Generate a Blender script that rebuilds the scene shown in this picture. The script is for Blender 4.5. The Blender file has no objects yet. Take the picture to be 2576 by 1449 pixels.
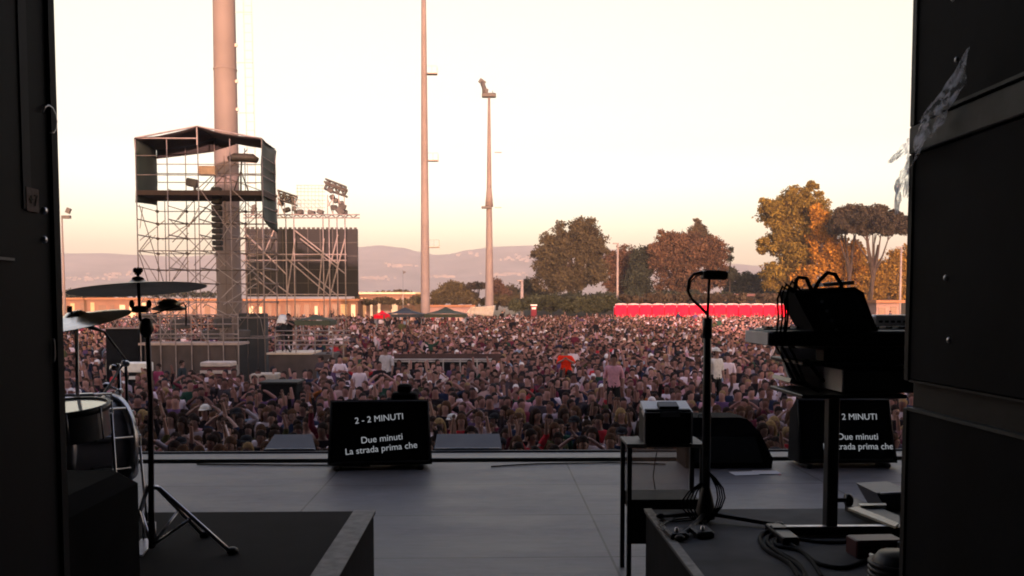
import bpy, math, random
import numpy as np
from mathutils import Vector, Matrix, Euler, noise
R = math.radians
random.seed(7)
S = bpy.context.scene
COL = S.collection

# ------------------------------------------------------------------ camera, world, sun, exposure
EYE = 1.75                    # camera above the stage floor (z = 0)
FIELD = -2.35                 # the field lies below the stage
F = 2200.0                    # focal length, in pixels of a 2576 px wide picture
PITCH, YAW = R(-3.2), R(-1.38)
cd = bpy.data.cameras.new('camera'); cam = bpy.data.objects.new('camera', cd); COL.objects.link(cam)
cam.location = (0, 0, EYE); cam.rotation_euler = (R(90) + PITCH, 0, YAW)
cd.sensor_width = 36; cd.lens = 36 * F / 2576; cd.shift_y = 163.5 / 2576
cd.clip_start = 0.05; cd.clip_end = 20000
S.camera = cam
SUN_EL, SUN_AZ = R(6.5), R(6)          # low behind the stage, a little to the right
world = bpy.data.worlds.new('World'); S.world = world; world.use_nodes = True
nt = world.node_tree; nt.nodes.clear()
wo = nt.nodes.new('ShaderNodeOutputWorld'); bg = nt.nodes.new('ShaderNodeBackground')
sky = nt.nodes.new('ShaderNodeTexSky'); sky.sky_type = 'NISHITA'; sky.sun_disc = False
sky.sun_elevation = SUN_EL; sky.sun_rotation = R(180) - SUN_AZ
sky.dust_density = 1.6; sky.air_density = 1.0; sky.ozone_density = 1.0
tc = nt.nodes.new('ShaderNodeTexCoord'); sep = nt.nodes.new('ShaderNodeSeparateXYZ')
ramp = nt.nodes.new('ShaderNodeValToRGB'); mul = nt.nodes.new('ShaderNodeMix'); mul.data_type = 'RGBA'; mul.blend_type = 'MULTIPLY'
mul.inputs[0].default_value = 1.0
e = ramp.color_ramp.elements
e[0].position = 0.0; e[0].color = (.93, .85, 1.0, 1); e[1].position = 1.0; e[1].color = (1.0, .79, .80, 1)
for ps_, c_ in ((.06, (.94, .88, .86)), (.096, (.90, .81, .80)), (.129, (.97, .83, .76)), (.174, (.90, .67, .57)), (.227, (.94, .685, .52)), (.32, (1.0, .757, .50)), (.45, (1.0, .79, .80))):
    el = ramp.color_ramp.elements.new(ps_); el.color = (*c_, 1)
nt.links.new(tc.outputs['Generated'], sep.inputs[0]); nt.links.new(sep.outputs['Z'], ramp.inputs[0])
nt.links.new(sky.outputs[0], mul.inputs[6]); nt.links.new(ramp.outputs[0], mul.inputs[7])
nt.links.new(mul.outputs[2], bg.inputs[0]); bg.inputs[1].default_value = 0.135
nt.links.new(bg.outputs[0], wo.inputs[0])
sl = bpy.data.lights.new('sun', 'SUN'); sl.energy = 1.3; sl.angle = R(0.6); sl.color = (1.0, .57, .48)
sun = bpy.data.objects.new('sun', sl); COL.objects.link(sun)
to_sun = Vector((math.sin(SUN_AZ) * math.cos(SUN_EL), -math.cos(SUN_AZ) * math.cos(SUN_EL), math.sin(SUN_EL)))
sun.rotation_euler = to_sun.to_track_quat('Z', 'Y').to_euler(); sun.location = (0, -30, 30)
S.view_settings.view_transform = 'Standard'; S.view_settings.look = 'None'
S.view_settings.exposure = 2.4; S.view_settings.gamma = 1
S.render.engine = 'CYCLES'; S.cycles.filter_width = 1.9

# ------------------------------------------------------------------ where a point of the view lies in the world
RM = cam.rotation_euler.to_matrix()
def ray(px, py): return RM @ Vector(((px - 1288) / F, -(py - 888) / F, -1))
def W(px, py, Y):
    d = ray(px, py); return Vector((0, 0, EYE)) + d * (Y / d.y)
def G(px, py, z=0.0):
    d = ray(px, py); return Vector((0, 0, EYE)) + d * ((z - EYE) / d.z)
def AX(px, py, X):
    d = ray(px, py); return Vector((0, 0, EYE)) + d * (X / d.x)
def xat(px, Y): return W(px, 765, Y).x
def zat(py, Y, px=1235): return W(px, py, Y).z

# ------------------------------------------------------------------ materials
MATS = {}
def M(name, col, rough=.6, metal=0.0, var=.15, scale=4.0, bump=0.0, spec=.5, emit=None, alpha=1.0, coat=0, objcol=False, island=0.0, stretch=None):
    if name in MATS: return MATS[name]
    m = bpy.data.materials.new(name); m.use_nodes = True; n = m.node_tree; b = n.nodes['Principled BSDF']
    b.inputs['Roughness'].default_value = rough; b.inputs['Metallic'].default_value = metal
    b.inputs['Specular IOR Level'].default_value = spec
    tcn = n.nodes.new('ShaderNodeTexCoord'); nz = n.nodes.new('ShaderNodeTexNoise'); nz.inputs['Scale'].default_value = scale
    nz.inputs['Detail'].default_value = 6
    mp = n.nodes.new('ShaderNodeMapping')
    if stretch: mp.inputs['Scale'].default_value = stretch
    n.links.new(tcn.outputs['Object'], mp.inputs[0]); n.links.new(mp.outputs[0], nz.inputs['Vector'])
    mr = n.nodes.new('ShaderNodeMapRange'); mr.inputs[1].default_value = .3; mr.inputs[2].default_value = .7
    mr.inputs[3].default_value = 1 - var; mr.inputs[4].default_value = 1 + var
    n.links.new(nz.outputs[0], mr.inputs[0])
    mx = n.nodes.new('ShaderNodeVectorMath'); mx.operation = 'SCALE'
    if objcol:
        oi = n.nodes.new('ShaderNodeObjectInfo'); n.links.new(oi.outputs['Color'], mx.inputs[0])
    else: mx.inputs[0].default_value = col[:3]
    n.links.new(mr.outputs[0], mx.inputs['Scale'])
    out = mx.outputs[0]
    if island:
        g = n.nodes.new('ShaderNodeNewGeometry'); m2 = n.nodes.new('ShaderNodeMapRange')
        m2.inputs[3].default_value = 1 - island; m2.inputs[4].default_value = 1 + island
        n.links.new(g.outputs['Random Per Island'], m2.inputs[0])
        mx2 = n.nodes.new('ShaderNodeVectorMath'); mx2.operation = 'SCALE'
        n.links.new(out, mx2.inputs[0]); n.links.new(m2.outputs[0], mx2.inputs['Scale']); out = mx2.outputs[0]
    n.links.new(out, b.inputs['Base Color'])
    if bump:
        bp = n.nodes.new('ShaderNodeBump'); bp.inputs['Strength'].default_value = bump; bp.inputs['Distance'].default_value = .02
        n.links.new(nz.outputs[0], bp.inputs['Height']); n.links.new(bp.outputs[0], b.inputs['Normal'])
    if emit: b.inputs['Emission Color'].default_value = (*emit[0], 1); b.inputs['Emission Strength'].default_value = emit[1]
    if alpha < 1: b.inputs['Alpha'].default_value = alpha
    MATS[name] = m; return m
black = M('black_paint', (.010, .010, .012), .6, spec=.25, var=.4, scale=9, bump=.15)
blackcloth = M('black_cloth', (.008, .008, .010), .95, var=.3, scale=6, bump=.3, spec=.1)
blackmetal = M('black_metal', (.014, .014, .016), .45, .2, spec=.35, var=.3, scale=20)
blackgloss = M('black_plastic', (.010, .010, .012), .45, spec=.3, var=.3, scale=12)
chrome = M('chrome', (.42, .42, .45), .3, 1, var=.1)
alu = M('aluminium', (.42, .41, .42), .42, .8, var=.2, scale=15)
galv = M('galvanised_tube', (.30, .24, .235), .6, .3, var=.25, scale=3)
darksteel = M('dark_steel', (.07, .06, .06), .6, .2, var=.3)
greyply = M('grey_worn_ply', (.16, .155, .15), .7, var=.35, scale=14, bump=.2)
concrete = M('pole_concrete', (.20, .155, .15), .75, var=.12, scale=.5)
rubber = M('rubber', (.008, .008, .009), .8, spec=.12)
skinm = M('skin', (.5, .3, .22), .6, objcol=True, var=.06)
clothm = M('cloth', (.5, .5, .5), .9, objcol=True, var=.12, scale=12, spec=.1)
hairm = M('hair', (.03, .02, .015), .9, objcol=True, var=.3, scale=30, spec=.08)
eyem = M('eye', (.01, .008, .008), .3)

# ------------------------------------------------------------------ mesh builder
class MB:
    def __init__(s): s.v = []; s.f = []; s.smooth = []
    def add(s, vs, fs, sm=False):
        o = len(s.v); s.v += [Vector(p) for p in vs]; s.f += [tuple(o + i for i in f) for f in fs]; s.smooth += [sm] * len(fs); return s
    def box(s, c, d, rot=None, bev=0.0):
        c = Vector(c); x, y, z = [k / 2 for k in d]
        b = min(bev, x * .9, y * .9, z * .9)
        m = Euler(rot).to_matrix() if rot is not None and not isinstance(rot, Matrix) else (rot if rot is not None else Matrix.Identity(3))
        if b <= 0:
            vs = [(-x, -y, -z), (x, -y, -z), (x, y, -z), (-x, y, -z), (-x, -y, z), (x, -y, z), (x, y, z), (-x, y, z)]
            fs = [(0, 3, 2, 1), (4, 5, 6, 7), (0, 1, 5, 4), (1, 2, 6, 5), (2, 3, 7, 6), (3, 0, 4, 7)]
        else:
            vs = []
            for zz, k in ((-z, 1), (-z + b, 0), (z - b, 0), (z, 1)):
                X, Y = (x - b * k), (y - b * k); q = b * (0 if k else 1)
                q = b
                vs += [(-X + q, -Y, zz), (X - q, -Y, zz), (X, -Y + q, zz), (X, Y - q, zz), (X - q, Y, zz), (-X + q, Y, zz), (-X, Y - q, zz), (-X, -Y + q, zz)]
            fs = [tuple(range(7, -1, -1)), tuple(range(24, 32))]
            for r_ in range(3):
                for i in range(8):
                    j = (i + 1) % 8; fs.append((r_ * 8 + i, r_ * 8 + j, r_ * 8 + 8 + j, r_ * 8 + 8 + i))
        return s.add([m @ Vector(p) + c for p in vs], fs)
    def bb(s, x0, x1, y0, y1, z0, z1, bev=0): return s.box(((x0 + x1) / 2, (y0 + y1) / 2, (z0 + z1) / 2), (abs(x1 - x0), abs(y1 - y0), abs(z1 - z0)), None, bev)
    def tube(s, path, r, n=8, cap=True):
        path = [Vector(p) for p in path]; k = len(path)
        rs = r if isinstance(r, (list, tuple)) else [r] * k
        vs = []; up = None
        for i, p in enumerate(path):
            t = (path[min(i + 1, k - 1)] - path[max(i - 1, 0)]).normalized()
            if up is None: up = t.orthogonal().normalized()
            up = (up - t * up.dot(t)); up = up.normalized() if up.length > 1e-6 else t.orthogonal().normalized()
            w = t.cross(up)
            for j in range(n):
                a = 2 * math.pi * j / n; vs.append(p + (up * math.cos(a) + w * math.sin(a)) * rs[i])
        fs = [(i * n + j, i * n + (j + 1) % n, (i + 1) * n + (j + 1) % n, (i + 1) * n + j) for i in range(k - 1) for j in range(n)]
        s.add(vs, fs, n > 5)
        if cap:
            o = len(s.v) - k * n
            s.f += [tuple(o + j for j in range(n - 1, -1, -1)), tuple(o + (k - 1) * n + j for j in range(n))]; s.smooth += [False, False]
        return s
    def lathe(s, prof, c, axis=(0, 0, 1), n=24):
        c = Vector(c); q = Vector(axis).normalized().to_track_quat('Z', 'Y').to_matrix(); k = len(prof)
        vs = [c + q @ Vector((r * math.cos(2 * math.pi * j / n), r * math.sin(2 * math.pi * j / n), h)) for r, h in prof for j in range(n)]
        fs = [(i * n + j, i * n + (j + 1) % n, (i + 1) * n + (j + 1) % n, (i + 1) * n + j) for i in range(k - 1) for j in range(n)]
        return s.add(vs, fs, True)
    def ball(s, c, r, n=10, m=6):
        r = r if isinstance(r, (list, tuple)) else (r, r, r); c = Vector(c); vs = [c + Vector((0, 0, -r[2]))]
        for i in range(1, m):
            a = -math.pi / 2 + math.pi * i / m
            for j in range(n):
                b = 2 * math.pi * j / n; vs.append(c + Vector((r[0] * math.cos(a) * math.cos(b), r[1] * math.cos(a) * math.sin(b), r[2] * math.sin(a))))
        vs.append(c + Vector((0, 0, r[2]))); L = len(vs) - 1
        fs = [(0, 1 + (j + 1) % n, 1 + j) for j in range(n)]
        fs += [(1 + i * n + j, 1 + i * n + (j + 1) % n, 1 + (i + 1) * n + (j + 1) % n, 1 + (i + 1) * n + j) for i in range(m - 2) for j in range(n)]
        fs += [(1 + (m - 2) * n + j, 1 + (m - 2) * n + (j + 1) % n, L) for j in range(n)]
        return s.add(vs, fs, True)
    def prism(s, poly, off):       # a polygon of world points pushed along off
        n = len(poly); off = Vector(off); vs = [Vector(p) for p in poly] + [Vector(p) + off for p in poly]
        fs = [tuple(range(n)), tuple(range(2 * n - 1, n - 1, -1))] + [(j, (j + 1) % n, n + (j + 1) % n, n + j)[::-1] for j in range(n)]
        return s.add(vs, fs)
    def build(s, name, mat, parent=None, origin=None, label=None):
        me = bpy.data.meshes.new(name); o_ = Vector(origin) if origin is not None else Vector((0, 0, 0))
        me.from_pydata([tuple(p - o_) for p in s.v], [], s.f); me.materials.append(mat)
        me.polygons.foreach_set('use_smooth', s.smooth); me.update()
        o = bpy.data.objects.new(name, me); COL.objects.link(o); o.location = o_
        if parent is not None: attach(o, parent)
        if label: o['label'] = label
        return o
def wmat(o):
    m = Matrix.LocRotScale(o.location, o.rotation_euler, o.scale)
    return wmat(o.parent) @ o.matrix_parent_inverse @ m if o.parent else m
def attach(o, p): o.parent = p; o.matrix_parent_inverse = wmat(p).inverted()
def tag(o, label, cat, group=None):
    o['label'] = label; o['category'] = cat
    if group: o['group'] = group
    return o
def thing(name, label, cat, loc=(0, 0, 0), group=None):
    o = bpy.data.objects.new(name, None); o.empty_display_size = .2; COL.objects.link(o); o.location = loc
    return tag(o, label, cat, group)
def struct(o, kind='structure'): o['kind'] = kind; return o
def kids(o): return [c for c in bpy.data.objects if c.parent == o]
def dup(root, delta, label):
    r = root.copy(); COL.objects.link(r); r.location = Vector(root.location) + Vector(delta); r['label'] = label
    for ch in kids(root):
        c = ch.copy(); COL.objects.link(c); c.parent = r; c.matrix_parent_inverse = ch.matrix_parent_inverse.copy()
        for g in kids(ch):
            d = g.copy(); COL.objects.link(d); d.parent = c; d.matrix_parent_inverse = g.matrix_parent_inverse.copy()
    return r

# ================================================================== THE SETTING
def gz(Y): return FIELD + min(max(0, Y - 40) * .0154, 1.03)      # the field rises a little towards its far end
def ground():
    xs = [-6000, -2500, -900, -300, -120, -40, 0, 40, 120, 300, 900, 2500, 6000]; ys = [-400, -60, 0, 10.6, 40, 70, 106.6, 160, 300, 800, 1500, 3000, 5200]
    m = MB(); m.add([(x, y, gz(y)) for y in ys for x in xs], [(j * 13 + i, j * 13 + i + 1, j * 13 + 14 + i, j * 13 + 13 + i) for j in range(12) for i in range(12)])
    struct(m.build('field', M('dry_grass', (.16, .12, .06), .95, var=.4, scale=.15, bump=.2)))
ground()
def hills():
    ridge = [(-300, 655), (0, 645), (170, 637), (260, 636), (350, 640), (450, 646), (560, 640), (700, 634), (820, 630), (900, 622), (955, 617), (1010, 622), (1060, 633), (1095, 640), (1130, 638), (1180, 628), (1240, 620), (1340, 618), (1450, 622), (1560, 628), (1700, 642), (1850, 663), (1905, 668), (2050, 668), (2270, 664), (2600, 660), (2900, 668)]
    N = 220; rows = [(2100, 0), (2350, .10), (2650, .3), (2950, .5), (3250, .78), (3500, 1.0), (3900, .7), (4400, 0)]
    vs = []
    for (Y, k) in rows:
        for i in range(N):
            px = -300 + 3200 * i / (N - 1)
            for a, b in zip(ridge, ridge[1:]):
                if a[0] <= px <= b[0]: t = (px - a[0]) / (b[0] - a[0]); t = t * t * (3 - 2 * t); py = a[1] + (b[1] - a[1]) * t; break
            p = W(px, py, 3500); h = p.z - FIELD; X = p.x
            n1 = noise.fractal(Vector((X / 420, Y / 300, 0)), 1.0, 2.0, 6)
            hh = h * k + (22 * n1 if 0 < k < 1 else (3 * n1 if k == 1 else 0))
            vs.append((X * (1 if Y >= 3500 else (.55 + .45 * Y / 3500)), Y, FIELD - .5 + max(hh, 0)))
    m = MB(); m.add(vs, [(j * N + i, j * N + i + 1, j * N + N + 1 + i, j * N + N + i) for j in range(len(rows) - 1) for i in range(N - 1)], True)
    struct(m.build('hills', M('hill_woods_hazed', (.25, .185, .17), 1, var=.5, scale=.007)))  # woods colour lightened, standing in for thicker haze over the hills
    t = MB(); rr = random.Random(3)
    for (cx, cy, w, h, n) in [(230, 702, 60, 4, 22), (1000, 668, 50, 5, 18), (1300, 650, 60, 10, 30), (1180, 640, 30, 5, 12), (1270, 690, 70, 4, 30), (950, 700, 60, 4, 26), (300, 690, 70, 5, 18), (1100, 696, 60, 3, 20)]:
        for _ in range(n):
            Y = 2700 if cy > 660 else 3150
            p = W(rr.gauss(cx, w * .5), rr.gauss(cy, h * .5), Y); s_ = rr.uniform(4, 9)
            t.box(p, (s_ * rr.uniform(1, 2), s_, s_ * .7)); t.box(p + Vector((0, 0, s_ * .42)), (s_ * 1.1, s_ * .7, s_ * .15))
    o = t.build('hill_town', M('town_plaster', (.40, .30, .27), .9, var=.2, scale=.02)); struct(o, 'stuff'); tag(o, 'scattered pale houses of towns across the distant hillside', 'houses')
hills()
# embankment behind the right-hand crowd
def bank():
    pts = [(1240, 768), (1300, 758), (1360, 748), (1480, 752), (1560, 745), (1700, 742), (1800, 740), (1900, 738), (2010, 745), (2150, 748), (2300, 748), (2700, 748)]
    rows = [(121, 0.0), (127, .55), (133, .9), (141, 1.0), (200, 1.0), (260, 0)]; m = MB(); vs = []; N = 60
    for (Y, k) in rows:
        for i in range(N):
            px = 1240 + 1460 * i / (N - 1)
            for a, b in zip(pts, pts[1:]):
                if a[0] <= px <= b[0]: t = (px - a[0]) / (b[0] - a[0]); py = a[1] + (b[1] - a[1]) * t; break
            h = W(px, py, 141).z - FIELD; edge = min(1, i / 5)
            vs.append((xat(px, 141) * Y / 141, Y, FIELD - .05 + h * k * edge + .15 * noise.noise(Vector((px / 30, Y / 6, 0)))))
    m.add(vs, [(j * N + i, j * N + i + 1, j * N + N + 1 + i, j * N + N + i) for j in range(len(rows) - 1) for i in range(N - 1)], True)
    struct(m.build('embankment', M('bank_grass', (.03, .024, .012), 1, var=.5, scale=.9, bump=.6)))
bank()

# ---- stage house: floor, apron, roof and back wall (they shade the stage and the near crowd)
deck = bpy.data.materials.new('stage_deck'); deck.use_nodes = True
def deck_nodes():
    n = deck.node_tree; b = n.nodes['Principled BSDF']; L = n.links
    t = n.nodes.new('ShaderNodeTexCoord'); br = n.nodes.new('ShaderNodeTexBrick')
    br.inputs['Scale'].default_value = 1; br.inputs['Brick Width'].default_value = 2.44; br.inputs['Row Height'].default_value = 1.22
    br.inputs['Mortar Size'].default_value = .009; br.offset = 0
    br.inputs['Color1'].default_value = (.104, .102, .117, 1); br.inputs['Color2'].default_value = (.126, .122, .137, 1); br.inputs['Mortar'].default_value = (.02, .02, .022, 1)
    mp = n.nodes.new('ShaderNodeMapping'); mp.inputs['Location'].default_value = (-.83, .14, 0); L.new(t.outputs['Object'], mp.inputs[0]); L.new(mp.outputs[0], br.inputs[0])
    nz = n.nodes.new('ShaderNodeTexNoise'); nz.inputs['Scale'].default_value = 1.3; nz.inputs['Detail'].default_value = 8; nz.inputs['Roughness'].default_value = .65
    m2 = n.nodes.new('ShaderNodeMapping'); m2.inputs['Scale'].default_value = (.5, 1.8, 1); L.new(t.outputs['Object'], m2.inputs[0]); L.new(m2.outputs[0], nz.inputs[0])
    mr = n.nodes.new('ShaderNodeMapRange'); mr.inputs[1].default_value = .3; mr.inputs[2].default_value = .7; mr.inputs[3].default_value = .65; mr.inputs[4].default_value = 1.3
    L.new(nz.outputs[0], mr.inputs[0]); sc = n.nodes.new('ShaderNodeVectorMath'); sc.operation = 'SCALE'
    L.new(br.outputs[0], sc.inputs[0]); L.new(mr.outputs[0], sc.inputs['Scale']); L.new(sc.outputs[0], b.inputs['Base Color'])
    nf = n.nodes.new('ShaderNodeTexNoise'); nf.inputs['Scale'].default_value = 11; nf.inputs['Detail'].default_value = 10; nf.inputs['Roughness'].default_value = .75; nf.inputs['Distortion'].default_value = .6
    mf = n.nodes.new('ShaderNodeMapping'); mf.inputs['Scale'].default_value = (.35, 1.4, 1); mf.inputs['Rotation'].default_value = (0, 0, .25); L.new(t.outputs['Object'], mf.inputs[0]); L.new(mf.outputs[0], nf.inputs[0])
    rf_ = n.nodes.new('ShaderNodeMapRange'); rf_.inputs[1].default_value = .35; rf_.inputs[2].default_value = .7; rf_.inputs[3].default_value = .72; rf_.inputs[4].default_value = 1.25; L.new(nf.outputs[0], rf_.inputs[0])
    s2 = n.nodes.new('ShaderNodeVectorMath'); s2.operation = 'SCALE'; L.new(sc.outputs[0], s2.inputs[0]); L.new(rf_.outputs[0], s2.inputs['Scale']); L.new(s2.outputs[0], b.inputs['Base Color'])
    m3 = n.nodes.new('ShaderNodeMapRange'); m3.inputs[3].default_value = .36; m3.inputs[4].default_value = .75; L.new(nz.outputs[0], m3.inputs[0]); L.new(m3.outputs[0], b.inputs['Roughness'])
    bp = n.nodes.new('ShaderNodeBump'); bp.inputs['Strength'].default_value = .12; bp.inputs['Distance'].default_value = .01; L.new(nz.outputs[0], bp.inputs['Height']); L.new(bp.outputs[0], b.inputs['Normal'])
deck_nodes()
st = MB().bb(-13, 13, -7, 9.62, -.12, 0); struct(st.build('stage_floor', deck))
t = thing('stage_apron', 'low front edge of the stage with a pale strip between two dark gaps', 'stage edge', (0, 10.1, -.05))
MB().bb(-13, 13, 9.62, 9.86, -.2, -.05).build('cable_channel', black, t)
MB().bb(-13, 13, 9.86, 10.22, -.12, .004, .004).build('edge_board', M('edge_board', (.17, .165, .16), .55, var=.3, scale=3, stretch=(.3, 2, 1)), t)
MB().bb(-13, 13, 10.22, 10.6, -.2, -.03).build('front_lip', black, t)
MB().tube([(-13, 10.24, .01), (13, 10.24, .01)], .016).build('cable', blackgloss, t)
t = thing('stage_house', 'dark stage building with roof, back wall and drapes closing round the opening', 'stage', (0, 0, FIELD))
MB().bb(-13, 13, -7, 10.6, FIELD, -.201).build('substructure', blackcloth, t)
MB().bb(-24, 24, -8, 10.8, 11.2, 12.0).build('roof', blackcloth, t)
MB().bb(-24, 24, -7.6, -7.2, FIELD, 11.2).build('back_wall', blackcloth, t)
MB().bb(-14.2, -13.2, -7, 9.4, FIELD, 11.2).build('side_wall', blackcloth, t); MB().bb(13.2, 14.2, -7, 9.4, FIELD, 11.2).build('side_wall', blackcloth, t)
MB().bb(-12.9, -2.45, -.6, -.5, 0, 11.4).build('drape', blackcloth, t); MB().bb(2.45, 12.9, -.6, -.5, 0, 11.4).build('drape', blackcloth, t)

rr = random.Random(8)
def run(pts, r_, lab):
    out = []
    for i in range(len(pts) - 1):
        a, b = Vector(pts[i]), Vector(pts[i + 1])
        for k in range(8): u = k / 8; p = a.lerp(b, u); out.append(p + Vector((0, .03 * noise.noise(Vector((p.x * 1.7, i, 3))), r_ + .002)))
    out.append(Vector(pts[-1]) + Vector((0, 0, r_ + .002))); tag(MB().tube(out, r_, 6).build('stage_cable', rubber), lab, 'cable')
run([(-3.2, 9.5, 0), (-1.8, 9.42, 0), (-1.3, 9.35, 0)], .009, 'black cable lying along the stage edge left of the centre lyric screen')
run([(.0, 9.3, 0), (.5, 9.45, 0), (1.3, 9.5, 0), (1.9, 9.4, 0)], .008, 'black cable lying along the stage edge towards the big floor monitor')
# ---- risers
RH, RY = .5, 5.24
def riser(x0, x1, label, edge_in):
    t = thing('riser', label, 'riser', ((x0 + x1) / 2, 3, 0))
    MB().bb(x0, x1, .2, RY, .045, RH - .02, .004).build('skirt', blackcloth, t)
    MB().bb(x0 - .01, x1 + .01, .19, RY + .01, RH - .02, RH, .004).build('platform', M('riser_top' + ('_left' if edge_in > 0 else '_right'), (.0055, .0055, .0075) if edge_in > 0 else (.075, .078, .085), .9, spec=.1 if edge_in > 0 else .3, var=.3, scale=4, bump=.15), t)
    w = .12
    if edge_in > 0: MB().bb(x1 - w, x1 + .012, .18, RY + .012, RH, RH + .006).build('edge_strip', greyply, t, label='worn grey edge strip along the aisle side')
    else: MB().bb(x0 - .012, x0 + .035, .18, RY + .012, RH, RH + .006).build('edge_strip', M('pale_edge', (.2, .19, .17), .6, var=.4, scale=20), t)
    for X in (x0 + .1, x1 - .1):
        for Y in (.4, 2.8, RY - .15): MB().tube([(X, Y, 0), (X, Y, .05)], .03).build('foot', blackmetal, t)
    return t
xl = W(940, 1290, RY).x; xr = W(1625, 1293, RY).x
riser(-4.4, xl, 'black carpeted drum riser with a worn grey edge at left', 1)
riser(xr, 4.4, 'grey topped keyboard riser with black skirt at right', -1)

# ================================================================== FRONT CASES
def left_stack():
    X = -.98
    t = thing('scenery_flat', 'tall black wooden panel closing the view at left', 'panel', (X - .4, 1.3, 0))
    MB().bb(X - .9, X, .15, 2.0, 0, 4.2, .006).build('panel', M('flat_black', (.004, .0046, .008), .7, spec=.12, var=.5, scale=3, stretch=(1, 1, .25), bump=.1), t)
    p0, p1 = AX(48, 0, X), AX(60, 560, X)
    MB().bb(X - .002, X + .003, p0.y - .012, p0.y + .02, 1.95, 4.2).build('batten', M('batten', (.02, .02, .026), .7, spec=.15), t)
    MB().bb(X - .05, X + .008, 1.985, 2.012, 0, 4.2).build('edge_trim', M('flat_black', 0), t)
    for py in (530, 603):
        p = AX(110, py, X); MB().lathe([(.0, .006), (.006, .006), (.009, 0)], p, (1, 0, 0), 12).build('bolt', chrome, t)
    p = AX(118, 300, X); pts = [p + Vector((.006, .03 * math.cos(a), .03 * math.sin(a))) for a in [k * .55 - 1.6 for k in range(9)]]
    MB().tube(pts, .0025, 6).build('cable_hook', alu, t)
    p = AX(126, 880, X); MB().tube([p + Vector((.006, .008 * math.cos(a), .028 * math.sin(a))) for a in [k * .4 - 1.3 for k in range(7)]], .0022, 6).build('cable_hook', alu, t)
    p = AX(78, 503, X); o = MB().box(p + Vector((.002, 0, 0)), (.004, .05, .05)).build('tape_label', M('old_tape', (.13, .08, .07), .8, var=.5, scale=60), t)
    text('+7', .035, p + Vector((.0055, 0, -.012)), (R(90), 0, R(90)), M('label_ink', (.02, .01, .01), .8), o)
    p = AX(12, 651, X); MB().box(p + Vector((.002, 0, 0)), (.004, .06, .006)).build('tape_strip', M('grey_tape', (.2, .2, .2), .7), t)
def text(body, size, loc, rot, mat, parent, align='CENTER', ext=.0006):
    c = bpy.data.curves.new('lettering', 'FONT'); c.body = body; c.size = size; c.align_x = align; c.extrude = ext
    o = bpy.data.objects.new('lettering', c); COL.objects.link(o)
    bpy.context.view_layer.update()
    me = bpy.data.meshes.new_from_object(o.evaluated_get(bpy.context.evaluated_depsgraph_get())); bpy.data.objects.remove(o)
    me.materials.clear(); me.materials.append(mat)
    o = bpy.data.objects.new('lettering', me); COL.objects.link(o); o.location = loc; o.rotation_euler = rot
    attach(o, parent); return o
left_stack()
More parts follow.
